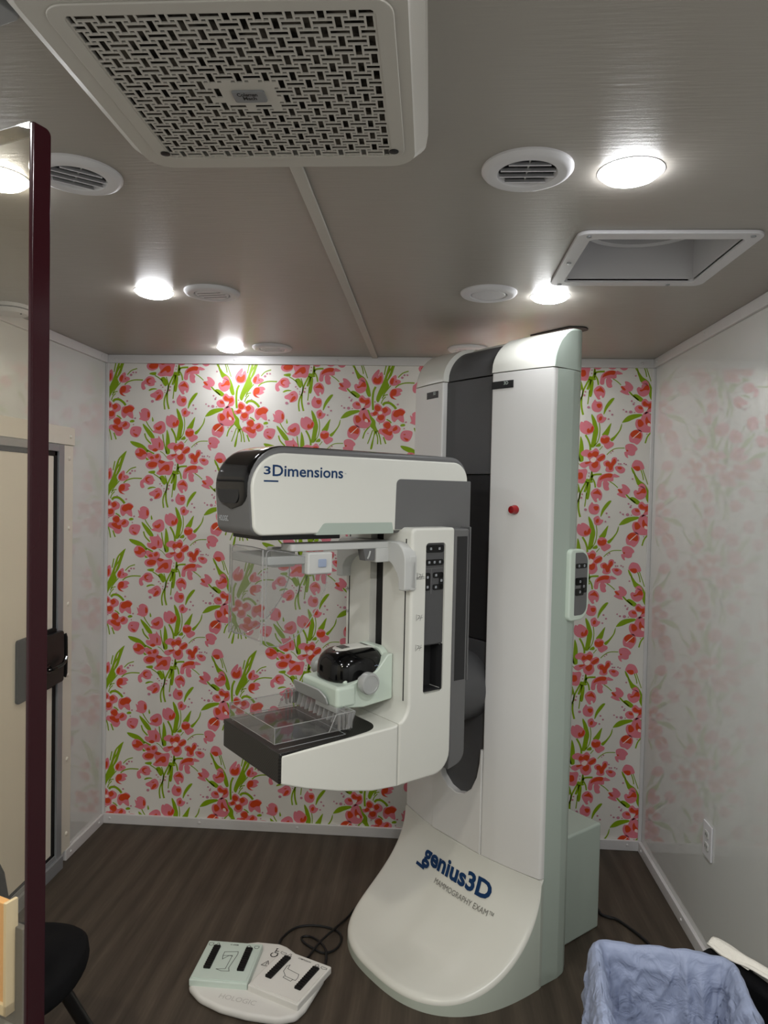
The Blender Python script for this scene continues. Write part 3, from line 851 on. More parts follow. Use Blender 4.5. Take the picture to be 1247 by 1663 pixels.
# column
pts = [(.128, -.354), (.128, .354), (.05, .358), (.01, .352), (-.03, .325), (-.07, .28), (-.10, .24), (-.10, -.24), (-.07, -.28), (-.03, -.325), (.01, -.352), (.05, -.358)]
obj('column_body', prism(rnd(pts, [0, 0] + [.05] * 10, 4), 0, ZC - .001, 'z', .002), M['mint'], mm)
p = [(uf(v), v) for v in vr(VR_, .3535, 8)]; p = [(.126, VR_)] + p + [(.126, .3535)]
p = rnd(p, [0, .006] + [0] * 7 + [.014, 0], 5)
fr_r = obj('front_panel', prism(p, ZS + .001, ZC - .001, 'z', .0025), M['white2'], mm)
p = [(uf(v), v) for v in vr(-.3535, VL, 8)]; p = [(.126, -.3535)] + p + [(.126, VL)]
p = rnd(p, [0, .014] + [0] * 7 + [.006, 0], 5)
obj('front_panel', prism(p, ZS + .001, ZC - .001, 'z', .0025), M['white2'], mm)
cp = [(VL + .001, ZS + .001), (VR_ - .001, ZS + .001), (VR_ - .001, .74), (.108, .74), (.104, .69), (.092, .635), (.066, .585), (.03, .556), (-.012, .546), (-.054, .556), (-.09, .585), (-.115, .635), (-.126, .69), (-.130, .74), (VL + .001, .74)]
obj('lower_panel', prism(cp, .126, .193, 'x', .008, 3), M['white2'], mm)
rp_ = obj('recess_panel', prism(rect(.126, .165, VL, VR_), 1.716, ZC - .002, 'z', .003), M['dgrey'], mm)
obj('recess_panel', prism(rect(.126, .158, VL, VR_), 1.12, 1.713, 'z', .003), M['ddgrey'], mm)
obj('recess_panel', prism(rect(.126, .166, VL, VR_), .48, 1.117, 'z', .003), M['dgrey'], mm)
def cap(name, v0, v1, du, top, m, mr=0.0, ml=0.0, back=None):
    secs = []
    vs = sorted(set(vr(v0, v1, 8) + ([v1 - mr, v1 - mr * .7, v1 - mr * .4, v1 - mr * .15] if mr else []) + ([v0 + ml, v0 + ml * .7, v0 + ml * .4, v0 + ml * .15] if ml else [])))
    for v in vs:
        ins = 0
        if mr and v > v1 - mr: ins = mr - math.sqrt(max(0, mr * mr - (v - v1 + mr) ** 2))
        if ml and v < v0 + ml: ins = ml - math.sqrt(max(0, ml * ml - (v0 + ml - v) ** 2))
        u1 = uf(v) - du; t = top - ins * .8; u0 = ub(v) if back is None else back
        uc = min(.03, u1 - .06); s = [(u0, v, ZC + .002), (u1 - ins * .25, v, ZC + .002)]
        for k in range(1, 13):
            a = k / 12 * PI / 2; s.append((u1 - ins * .5 - (u1 - ins * .5 - max(uc, u0 + .002)) * (1 - math.cos(a)) ** .9, v, ZC + .012 + (t - ZC - .012) * math.sin(a)))
        s.append((u0, v, t)); secs.append(s)
    bm = loft(secs)
    for f in bm.faces:
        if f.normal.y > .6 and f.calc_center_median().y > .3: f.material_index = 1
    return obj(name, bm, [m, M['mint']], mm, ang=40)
cap('top_cap', VR_, .355, 0, 2.205, M['white'], mr=.012)
cap('top_cap', -.357, VL, 0, 2.205, M['white'], ml=.03)
cap('top_cap', VL, VR_, .028, 2.192, M['dgrey'])
cap('top_cap', VL - .002, VR_ + .002, .11, 2.204, M['white'])
# black label strips and the red stop button
for v0, v1 in ((-.250, -.168), (.118, .208)):
    s = obj('label_strip', grid(lambda i, j: (uf(v0 + (v1 - v0) * i) + .0016, v0 + (v1 - v0) * i, 2.008 + .026 * j), 6, 1), M['black'], mm)
    vm = (v0 + v1) / 2 + .015
    obj('lettering', text_bm('3D', .018, lambda x, y: (uf(vm + x) + .0022, vm + x, 2.0205 + y)), M['pedalmint'], s, smooth=False)
rb = obj('stop_button', lathe([(.016, -.01), (.016, .006), (.0135, .010), (.0135, .017), (.012, .020), (.007, .0205), (.006, .018), (0, .018)], 28, 'x', (uf(.225), .225, 1.594)), M['red'], mm)
# base with its concave toe
def Pz(U): return ZS - .321 * math.sqrt(max(0, 1 - (1 - U) ** 2))
def foot_w(U): return .358 * max(0, 1 - U ** 2.6) ** (1 / 2.6)
def base_pt(U, t):
    w = foot_w(U); v = w * t
    f = ((abs(v) / .358) ** 2.6 + U ** 2.6) ** (1 / 2.6)
    d = (1 - f) * .38; r = .018
    z = Pz(U)
    if d < r: z -= (r - math.sqrt(max(0, r * r - (r - d) ** 2)))
    z -= .013 * max(0, 1 - (v / .30) ** 2) * math.sin(min(1, U * 1.15) * PI) 
    u = .145 + .425 * U + .05 * (1 - (v / .355) ** 2) * (1 - U) ** 2
    return (u, v, max(z, .012))
Us = [1 - math.cos(a * PI / 180) for a in range(0, 62, 3)]
b0 = math.asin(.515 ** 1.3)
Us += [math.sin(b0 + (PI / 2 - b0) * k / 24) ** (1 / 1.3) for k in range(0, 25)]
Us = sorted(set(round(x, 5) for x in Us)); Us[-1] = .9999
ts = [math.sin(x * PI / 2) for x in vr(-1, 1, 56)]
bm = bm_new(); rows = [[bm.verts.new(base_pt(U, t)) for t in ts] for U in Us]
for a, b in zip(rows, rows[1:]):
    for k in range(len(ts) - 1): bm.faces.new((a[k], a[k + 1], b[k + 1], b[k]))
loop = [r[0] for r in rows][::1]; loop2 = [r[-1] for r in rows]
edge = [bm.verts.new((.129, -.355, ZS)), bm.verts.new((.129, .355, ZS))]
def skirt(L_, flip):
    low = [bm.verts.new((v.co.x, v.co.y, 0)) for v in L_]
    for k in range(len(L_) - 1):
        f = bm.faces.new((L_[k], L_[k + 1], low[k + 1], low[k]) if not flip else (L_[k + 1], L_[k], low[k], low[k + 1])); f.material_index = 1
    return low
l1 = skirt(loop, False); l2 = skirt(loop2, True)
f = bm.faces.new([rows[-1][k] for k in range(len(ts))] + [l2[-1], l1[-1]]); f.material_index = 1
for e, l in ((edge[0], l1), (edge[1], l2)):
    lo = bm.verts.new((.129, e.co.y, 0)); top_ = rows[0][0] if e is edge[0] else rows[0][-1]
    f = bm.faces.new((e, top_, l[0], lo)); f.material_index = 1
bm.faces.new([edge[0]] + rows[0] + [edge[1]])
bmesh.ops.remove_doubles(bm, verts=bm.verts[:], dist=1e-5); bmesh.ops.recalc_face_normals(bm, faces=bm.faces[:])
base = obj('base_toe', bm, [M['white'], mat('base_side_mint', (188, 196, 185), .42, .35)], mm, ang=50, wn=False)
obj('rear_box', box(-.31, -.098, -.265, .265, 0, .405, .010, 3), M['mint'], mm)
def on_base(v, z):
    d = min(1, max(0, (ZS - z) / .321)); U = 1 - math.sqrt(max(0, 1 - d * d))
    # follow the dish of the toe
    for _ in range(4):
        p = base_pt(U, max(-1, min(1, v / max(foot_w(U), 1e-3)))); dz = p[2] - z
        U = min(.9, max(.0005, U + dz * .5 * max(.05, U)))
    return (p[0] + .0012, v, z + .0009)
obj('lettering', text_bm('genius3D', .350, lambda x, y: on_base(.012 + x, .218 + y), .036, .078, sub=2), M['navy'], base, smooth=False)
obj('lettering', text_bm('MAMMOGRAPHY EXAM\u2122', .285, lambda x, y: on_base(.078 + x, .199 + y), .0, .017, sub=1), M['greytext'], base, smooth=False)
obj('lettering', lines_bm([[(-.184 + .014 * k, .2165) for k in range(4)]], .010, on_base), M['navy'], base, smooth=False)

# rotation drum between column and arm, grey flange on the back of the arm
obj('rotation_drum', lathe([(.125, .16), (.125, .30), (.118, .315), (.05, .345)], 48, 'x', (0, 0, .95)), M['dgrey'], mm)
fl = obj('arm_flange', prism(rnd([(.335, .755), (.404, .738), (.404, 1.53), (.335, 1.53)], [.05, 0, 0, .01], 6), -.176, .176, 'y', .008, 3), M['grey'], mm)
obj('side_slot', box(.346, .392, .172, .1768, 1.03, 1.505, .0005), M['ddgrey'], fl)
obj('fin', box(.318, .326, -.15, .166, 1.02, 1.535, .003), M['grey'], fl)
obj('bridge', box(.315, .34, -.12, .12, .80, 1.48, .003), M['ddgrey'], fl)
# C-arm
arc = [(.645 - .06 * math.cos(a), .985 - .06 * math.sin(a)) for a in vr(0, math.acos(.024 / .06), 6)]
ap = rnd([(.404, .735), (.621, .735)], [0, 0]) + arc[::-1] + [(.585, 1.535), (.404, 1.535)]
ap = rnd(ap, [.07, 0] + [0] * len(arc) + [.018, .01], 6)
arm = obj('c_arm', prism(ap, -.18, .18, 'y', .020, 5), M['white'], mm)
cut(arm, prism(rnd(rect(.445, .528, 1.007, 1.487), .012, 5), .168, .22, 'y'))
cut(arm, prism(rnd(rect(.447, .526, 1.012, 1.160), .010, 5), .12, .20, 'y'))
cut(arm, box(.555, .62, -.036, .034, 1.06, 1.515))
obj('carriage_slot', box(.552, .558, -.04, .038, 1.05, 1.52), M['black'], arm)
for y in (-.158, .150): obj('guide_groove', box(.580, .5862, y, y + .004, .99, 1.50), M['black'], arm)
tp = [(.624, .736), (.72, .744), (.84, .772), (.95, .806), (1.034, .838), (1.034, .917), (.645, .925), (.633, .926), (.624, .929)]
tray = obj('breast_support', prism(rnd(tp, [0, .1, .1, .1, .012, .008, 0, 0, 0], 4), -.18, .18, 'y', .016, 4), M['white'], mm)
obj('arm_seam', prism(rnd([(.60, .745), (.63, .745), (.63, .92), (.60, .93)], 0), -.172, .172, 'y', .01), M['seam'], mm)
cc = [(1.038, -.178), (1.038, .178), (.80, .172), (.672, .158), (.672, -.158), (.80, -.172)]
b = prism(rnd(cc, [0, 0, .2, .07, .07, .2], 7), .910, .9245, 'z', .002)
add_bm(b, box(1.026, 1.0385, -.1795, .1795, .838, .9245, .006, 3))
det = obj('detector_cover', b, M['carbon'], mm)
fnp = lambda x, y: (x, y, .9249)
obj('field_outline', lines_bm([[(1.022, .150), (.80, .150), (.80, -.150), (1.022, -.150)]], .0022, fnp), M['icon'], det, smooth=False)
# handwritten thickness marks beside the guide grooves
wr = [[(0, 0), (0, .014)], [(.003, .002), (.012, .010), (.004, .012)], [(.012, 0), (.018, .012)], [(.006, .005), (.02, .006)]]
for z in (1.375, 1.245, 1.15):
    obj('handwriting', lines_bm([[(a * 1.25, b_ * 1.4 + z) for a, b_ in s] for s in wr] + ([[(-.02, z + .004), (.03, z + .006)], [(-.02, z), (.03, z + .001)]] if z > 1.3 else []), .0012, lambda x, y: (.562 - x, .1806, y)), M['ink'], arm, smooth=False)
for z in (1.30, 1.22):
    obj('handwriting', lines_bm([[(a, b_ + z) for a, b_ in s] for s in wr], .0012, lambda x, y: (.5856, -.178 + x, y)), M['ink'], arm, smooth=False)

# control panel let into the side of the arm
cpn = obj('control_panel', prism(rnd(rect(.445, .528, 1.163, 1.487), [.004, .004, .012, .012], 5), .166, .1735, 'y', .001), M['dgrey'], mm)
b = box(.446, .527, .119, .121, 1.010, 1.163); add_bm(b, box(.4465, .449, .12, .176, 1.013, 1.16)); add_bm(b, box(.449, .5255, .12, .176, 1.0125, 1.015)); add_bm(b, box(.524, .5265, .12, .176, 1.013, 1.16)); add_bm(b, box(.449, .5255, .12, .172, 1.16, 1.163))
obj('storage_pocket', b, M['ddgrey'], mm)
def pill(u0, u1, z0, z1, r=.008): return prism(rnd(rect(u0, u1, z0, z1), r, 5), .1733, .1760, 'y', .0006)
for q in ((.449, .524, 1.456, 1.480), (.449, .524, 1.415, 1.434)):
    obj('button_row', pill(*q), M['gloss'], cpn)
b = pill(.449, .492, 1.374, 1.392, .006); add_bm(b, pill(.449, .466, 1.338, 1.392, .006)); add_bm(b, pill(.449, .492, 1.336, 1.354, .006)); obj('button_row', b, M['gloss'], cpn)
b = pill(.504, .525, 1.336, 1.392, .006); obj('button_row', b, M['gloss'], cpn)
b = box(.498, .501, .1733, .1748, 1.325, 1.405); add_bm(b, box(.449, .525, .1733, .1745, 1.404, 1.406)); obj('divider', b, M['grey'], cpn)
ic = []
for u, z in ((.504, 1.468), (.468, 1.468), (.510, 1.425), (.488, 1.425), (.465, 1.425), (.515, 1.378), (.515, 1.347), (.480, 1.383), (.457, 1.365), (.480, 1.345)):
    ic += [[(u - .003, z - .003), (u + .003, z - .003), (u + .003, z + .003), (u - .003, z + .003), (u - .003, z - .003)], [(u - .0015, z), (u + .0015, z)]]
obj('symbol_print', lines_bm(ic, .0013, lambda x, y: (x, .1763, y)), M['icon'], cpn, smooth=False)

# tube head
hp = rnd([(.29, 1.517), (1.098, 1.515), (1.117, 1.766), (.29, 1.766)], [.012, .028, .118, .075], 10)
hd_ = obj('tube_head', prism(hp, -.114, .114, 'y', .020, 5), M['grey'], mm)
sp = rnd([(.298, 1.53), (1.094, 1.517), (1.111, 1.748), (.298, 1.748)], [.01, .03, .10, .062], 10)
for s in (1, -1):
    obj('side_cover', prism(sp, s * .10, s * .1215, 'y', .006, 3), M['white'], mm)
obj('rear_cover', prism(rnd([(.284, 1.528), (.61, 1.528), (.606, 1.687), (.284, 1.687)], [.004, .002, .018, .004], 6), -.1225, .1225, 'y', .003), M['grey'], mm)
b = prism(rnd([(.613, 1.516), (.90, 1.516), (.872, 1.551), (.62, 1.551)], [.004, .002, .016, .004], 5), .10, .1221, 'y', .001)
obj('lower_trim', b, M['mint'], mm)
obj('beam_port', box(.80, 1.06, -.085, .10, 1.503, 1.516, .002), M['black'], mm)
path = [(1.1035, 1.588), (1.106, 1.62)]
for k in range(0, 13):
    a = k / 12 * PI / 2; path.append((.991 + .118 * math.cos(a - .07 * (1 - k / 12)), 1.648 + .118 * math.sin(a)))
path += [(.9, 1.766), (.75, 1.766), (.6, 1.766), (.45, 1.766), (.385, 1.766)]
pl_ = [0]
for a, b_ in zip(path, path[1:]): pl_.append(pl_[-1] + math.hypot(b_[0] - a[0], b_[1] - a[1]))
def visor(i, j):
    s = i * pl_[-1]; k = 0
    while k < len(path) - 2 and pl_[k + 1] < s: k += 1
    t = (s - pl_[k]) / max(1e-9, pl_[k + 1] - pl_[k]); u = path[k][0] + (path[k + 1][0] - path[k][0]) * t; z = path[k][1] + (path[k + 1][1] - path[k][1]) * t
    d = Vector((path[k + 1][0] - path[k][0], path[k + 1][1] - path[k][1])).normalized(); n = Vector((d.y, -d.x))
    w = .104 * min(1, (1 - max(0, (.055 - s)) ** 2 / .055 ** 2)) ** .5 if s < .055 else .104 - .03 * max(0, (i - .45) / .55)
    v = (j * 2 - 1) * max(w, .001)
    av = abs(v); dr = 0 if av < .094 else .020 - math.sqrt(max(0, .020 ** 2 - (av - .094) ** 2))
    e = .0045 - dr - .004 * (abs(j * 2 - 1) ** 10)
    return (u + n.x * e, v, z + n.y * e)
vs_ = grid(visor, 70, 24); bmesh.ops.recalc_face_normals(vs_, faces=vs_.faces[:])
vz = obj('front_visor', vs_, M['gloss'], hd_, ang=60, wn=False)
obj('display_window', prism(rnd([(-.075, 1.604), (.055, 1.604), (.062, 1.665), (-.082, 1.665)], [.03, .03, .004, .004], 6), 1.106, 1.1128, 'x', .0006), M['ddgrey'], hd_)
obj('lettering', text_bm('HOLOGIC', .062, lambda x, y: (1.1035 + (y + .0) * .1, -.055 + x, 1.552 + y), .01, .016), M['icon'], hd_, smooth=False)
fs = lambda x, y: (x, .1222, y)
LT = []
obj('lettering', text_bm('3', .021, lambda x, y: fs(1.0585 - x, 1.6865 + y), .02, .0225), M['navy'], hd_, smooth=False)
obj('lettering', text_bm('Dimensions', .234, lambda x, y: fs(.925 - x, 1.682 + y), .016, .032), M['navy'], hd_, smooth=False)
obj('lettering', lines_bm([[(1.0665, 1.6685), (1.026, 1.6685)]], .0045, fs), M['navy'], hd_, smooth=False)
obj('lettering', text_bm('TM', .006, lambda x, y: fs(.800 - x, 1.695 + y)), M['navy'], hd_, smooth=False)

# paddle carriage bracket, shield frame and face shield
bp_ = [(-.188, 1.352), (-.188, 1.488), (.190, 1.492), (.190, 1.342), (.158, 1.342), (.156, 1.385), (.118, 1.425), (.05, 1.440), (-.06, 1.440), (-.122, 1.422), (-.152, 1.39), (-.152, 1.352)]
br = obj('carriage_bracket', prism(rnd(bp_, [.004, .035, .06, .008, .006, .04, .06, .1, .1, .06, .04, .004], 6), .572, .620, 'x', .006, 3), M['ltgrey'], mm)
obj('side_clamp', box(.574, .60, .179, .190, 1.342, 1.45, .005, 3), M['ltgrey'], br)
b = prism(rnd([(.60, .025), (.965, .030), (.965, .10), (.60, .104)], [0, .012, .012, 0]), 1.468, 1.4895, 'z', .004, 3)
bb = obj('shield_rail', b, M['ltgrey'], mm)
obj('rail_block', box(.612, .668, .06, .106, 1.425, 1.470, .004), M['ltgrey'], bb)
obj('latch', prism([(.672, 1.432), (.706, 1.432), (.715, 1.469), (.672, 1.469)], .07, .103, 'y', .002), M['grey'], bb)
b = tube([(.70, .1045, 1.438), (.694, .1045, 1.448), (.690, .1045, 1.462)], .0028, sub=2); obj('latch_pin', b, M['silver'], bb)
b = prism(rnd([(.92, .098), (1.046, .098), (1.046, -.098), (.92, -.098), (.92, -.110), (1.058, -.110), (1.058, .110), (.92, .110)], [0, .012, .012, 0, 0, .022, .022, 0], 6), 1.432, 1.458, 'z', .004, 3)
fb = obj('shield_frame', b, M['silver'], mm)
for s in (1, -1):
    c = obj('clip', box(.842, .926, min(s * .088, s * .128), max(s * .088, s * .128), 1.402, 1.466, .006, 3), M['ltgrey'], fb)
    if s > 0: obj('release_button', box(.866, .893, .126, .133, 1.423, 1.447, .003), M['bluegrey'], fb)
wing = [(1.050, 1.478), (1.050, 1.206), (1.0, 1.203), (.955, 1.222), (.915, 1.255), (.875, 1.31), (.852, 1.365), (.850, 1.44), (.905, 1.448), (.985, 1.468)]
wing = rnd(wing, [.012, .02, .05, .08, .08, .08, .05, .01, .03, .02], 5)
b = prism(wing, .108, .1105, 'y'); add_bm(b, prism(wing, -.1105, -.108, 'y'))
add_bm(b, prism(rnd([(-.096, 1.222), (.096, 1.222), (.098, 1.478), (.03, 1.470), (-.04, 1.474), (-.098, 1.478)], [.02, .02, .01, .02, .02, .01], 4), 1.0605, 1.063, 'x'))
for s in (1, -1):
    add_bm(b, grid(lambda i, j: (1.050 + .012 * math.sin(i * PI / 2), s * (.098 + .012 * math.cos(i * PI / 2)), 1.21 + .268 * j), 6, 1))
shd = obj('face_shield', b, M['clear'], mm)
b = bm_new()
for s in (1, -1):
    add_bm(b, tube([(x, s * .109, z) for x, z in wing] + [(wing[0][0], s * .109, wing[0][1])], .0016, 6, 1))
    add_bm(b, tube([(1.059, s * .106, 1.212), (1.059, s * .106, 1.478)], .0022, 6, 1))
add_bm(b, tube([(1.062, -.098, 1.222), (1.062, .098, 1.222)], .0016, 6, 1))
obj('shield_edge', b, M['clearedge'], shd)

# compression device
cd = obj('compression_device', prism(rnd([(.587, .985), (.735, .985), (.735, 1.05), (.775, 1.05), (.74, 1.07), (.70, 1.09), (.62, 1.10), (.587, 1.12)], [.01, .01, .01, .02, .04, .05, .03, .01], 5), -.08, .08, 'y', .02, 5), M['mintlt'], mm)
def dome(i, j):
    th = (i - .5) * PI; ph = j * 2 * PI
    def sp_(x, e): return math.copysign(abs(x) ** e, x)
    cz, sz = max(0, math.cos(th)), math.sin(th)
    return (.678 + .108 * sp_(cz, .55) * sp_(math.cos(ph), .75), .094 * sp_(cz, .55) * sp_(math.sin(ph), .75), 1.068 + .078 * sp_(sz, .8))
db = grid(dome, 28, 48); bmesh.ops.remove_doubles(db, verts=db.verts[:], dist=1e-5)
bmesh.ops.delete(db, geom=[v for v in db.verts if v.co.z < 1.045], context='VERTS'); bmesh.ops.recalc_face_normals(db, faces=db.faces[:])
obj('display_dome', db, M['gloss'], cd, ang=60, wn=False)
def dz(u, v):
    a = min(.999, (abs((u - .678) / .108) ** (2 / .75) + abs(v / .094) ** (2 / .75)) ** (.75 / 2)); c = a ** (1 / .55)
    return 1.068 + .078 * math.sqrt(max(0, 1 - c * c)) ** .8
ts_ = prism(rnd(rect(.602, .752, -.036, .036), .02, 6), 0, 1, 'z'); ts_.free()
strip = grid(lambda i, j: (lambda u, v: (u, v, dz(u, v) + .0022 - .003 * (abs(j * 2 - 1) ** 8)))(.598 + .148 * i, (j * 2 - 1) * .037 * min(1, (1 - max(0, (i - .8) / .2) ** 2 + .02) ** .5)), 24, 12)
bmesh.ops.recalc_face_normals(strip, faces=strip.faces[:])
obj('top_strip', strip, M['white'], cd, ang=60, wn=False)
obj('top_display', grid(lambda i, j: (lambda u, v: (u, v, dz(u, v) + .0030))(.700 + .03 * i, (j * 2 - 1) * .020), 6, 8), M['gloss'], cd, wn=False)
obj('top_slot', grid(lambda i, j: (lambda u, v: (u, v, dz(u, v) + .0030))(.628 + .008 * i, (j * 2 - 1) * .020), 2, 8), M['black'], cd, wn=False)
obj('readout', lines_bm([[(.655 - k * .006, 1.098 + (k % 2) * .002), (.651 - k * .006, 1.098)] for k in range(4)] + [[(.650, 1.088), (.635, 1.088)]], .0015, lambda x, y: (x, .0938, y)), M['bluegrey'], cd, smooth=False)
for s in (1, -1):
    sh = rnd([(.587, 1.13), (.606, 1.13), (.652, 1.080), (.755, 1.053), (.785, 1.05), (.785, .985), (.70, .975), (.587, .985)], [.005, .03, .05, .03, .01, .01, .01, .005], 5)
    obj('side_shoulder', prism(sh, s * .07, s * .099, 'y', .006, 3), M['mintlt'], cd)
    kb = lathe([(.016, .09), (.016, .104), (.022, .108), (.033, .118), (.034, .136), (.031, .143), (.026, .1435), (.025, .141), (0, .1415)], 36, 'y', (.704, 0, 1.058))
    if s < 0: bmesh.ops.scale(kb, vec=(1, -1.12, 1), verts=kb.verts); bmesh.ops.reverse_faces(kb, faces=kb.faces[:])
    obj('hand_knob', kb, M['silver'], cd)
obj('rear_arch', prism(rnd([(-.092, .985), (.092, .985), (.092, 1.10), (.06, 1.146), (-.06, 1.146), (-.092, 1.10)], [.004, .004, .05, .05, .05, .05], 6), .586, .612, 'x', .006, 3), M['mintlt'], cd)
obj('front_block', box(.73, .803, -.104, .104, .985, 1.052, .012, 4), M['mintlt'], cd)
b = prism(rnd([(-.118, 0), (.07, 0), (.07, .028), (.045, .046), (-.105, .046), (-.118, .036)], [.006, .006, .01, .02, .01, .006], 4), -.003, .003, 'x', .002)
bmesh.ops.rotate(b, verts=b.verts, matrix=Matrix.Rotation(math.radians(22), 3, 'Y')); bmesh.ops.translate(b, verts=b.verts, vec=(.808, -.005, .992))
obj('paddle_lever', b, M['silver'], cd)
obj('paddle_clamp', box(.77, .802, -.02, .10, .972, .990, .003), M['silver'], cd)

# clear compression paddle
t_ = .0022
b = box(.79, 1.033, -.143, .143, .938, .938 + t_); add_bm(b, box(.79, 1.033, .143, .143 + t_, .938, .984)); add_bm(b, box(.79, 1.033, -.143 - t_, -.143, .938, .984)); add_bm(b, box(1.033, 1.033 + t_, -.145, .145, .938, .984))
add_bm(b, prism([(.80, .941), (.79, .941), (.775, .992), (.785, .992)], -.165, .165, 'y'))
for s in (1, -1): add_bm(b, prism([(.79, .940), (.86, .940), (.835, .990), (.765, .990)], s * .150, s * .1525, 'y'))
pd = obj('compression_paddle', b, M['clear'], mm, smooth=False)
b = bm_new()
rim = [(1.034, -.144, .984), (1.034, .144, .984), (.80, .144, .984)]
for z in (.984, .939):
    q = [(.79, -.144, z), (1.034, -.144, z), (1.034, .144, z), (.79, .144, z), (.79, -.144, z)]
    for a, c in zip(q, q[1:]): add_bm(b, tube([a, c], .0013, 6, 1))
for x, y in ((1.034, -.144), (1.034, .144)): add_bm(b, tube([(x, y, .939), (x, y, .984)], .0016, 6, 1))
q = [(.86, .151, .941), (.835, .151, .990), (.775, .160, .992), (.775, -.160, .992), (.835, -.151, .99), (.86, -.151, .941)]
add_bm(b, tube(q, .0016, 6, 1)); obj('paddle_edge', b, M['clearedge'], pd)
b = bm_new()
for k in range(13):
    y = -.156 + k * .026; add_bm(b, prism([(.79, .942), (.806, .942), (.792, .988), (.770, .988)], y - .0014, y + .0014, 'y'))
for s in (1, -1):
    for k in range(4): add_bm(b, box(.785 + k * .014, .787 + k * .014, min(s * .150, s * .162), max(s * .150, s * .162), .944, .988))
obj('paddle_rib', b, M['clearedge'], pd, smooth=False)

# control pad on the side of the column
hb = prism(rnd([(-.042, 1.225), (.062, 1.225), (.062, 1.467), (-.042, 1.467)], [.058, .018, .018, .058], 8), .352, .374, 'y', .006, 4)
add_bm(hb, box(.0, .055, .32, .353, 1.25, 1.44))
hn = obj('side_handle', hb, M['mintlt'], mm)
obj('pad', prism(rnd([(-.030, 1.243), (.036, 1.243), (.036, 1.455), (-.030, 1.455)], [.045, .004, .004, .045], 8), .3735, .3746, 'y'), M['grey'], hn)
def pil2(u0, u1, z0, z1, r=.005): return prism(rnd(rect(u0, u1, z0, z1), r, 4), .3745, .3765, 'y', .0005)
obj('button_row', pil2(-.024, .034, 1.402, 1.418), M['gloss'], hn)
b = pil2(-.006, .034, 1.345, 1.370); add_bm(b, pil2(-.006, .034, 1.345, 1.370)); add_bm(b, pil2(-.026, .004, 1.318, 1.370)); add_bm(b, pil2(-.010, .034, 1.310, 1.334))
obj('button_row', b, M['gloss'], hn)
ic = []
for u, z in ((.018, 1.410), (-.010, 1.410), (.010, 1.357), (-.010, 1.340), (.010, 1.322)):
    ic += [[(u - .003, z - .003), (u + .003, z - .003), (u + .003, z + .003), (u - .003, z + .003), (u - .003, z - .003)]]
obj('symbol_print', lines_bm(ic, .0016, lambda x, y: (x, .3768, y)), M['icon'], hn, smooth=False)

# dark cut-out in the ceiling above the column
co = obj('ceiling_cutout', prism(rnd([(.37, 2.85), (.50, 2.69), (.56, 2.69), (.585, 2.74), (.47, 2.87)], [.01, .01, .03, .03, .01], 4), H - .004, H, 'z'), M['black'])
tag(co, 'black cut-out in ceiling directly above the machine column', 'opening')
# ------------------------------------------------------------------ foot switch
fsw = thing('foot_switch', 'white double pedal foot switch on dark floor beside machine base', 'foot switch', (-.55, 2.27, 0))
FX, FY = -.55, 2.27
out = [(-.752, 2.245), (-.748, 2.215), (-.70, 2.168), (-.62, 2.130), (-.53, 2.108), (-.43, 2.098), (-.375, 2.118), (-.352, 2.16), (-.315, 2.30), (-.33, 2.325), (-.47, 2.445), (-.50, 2.458), (-.58, 2.462), (-.74, 2.42), (-.758, 2.39)]
b = prism(rnd([(x - FX, y - FY) for x, y in out], [.02, .03, .1, .1, .1, .06, .03, .05, .02, .02, .02, .02, .02, .02, .02], 5), 0.0, .026, 'z', .011, 4)
fb = obj('base', b, M['pedalwhite'], fsw)
def em(cx, cy, ang, z):
    ca, sa = math.cos(ang), math.sin(ang)
    return lambda x, y: (cx - FX + x * ca - y * sa, cy - FY + x * sa + y * ca, z)
obj('lettering', text_bm('HOLOGIC', .125, em(-.575, 2.158, math.radians(-11), .0265), 0, .02), mat('embossed_grey', (196, 193, 188), .5, .3), fb, smooth=False)
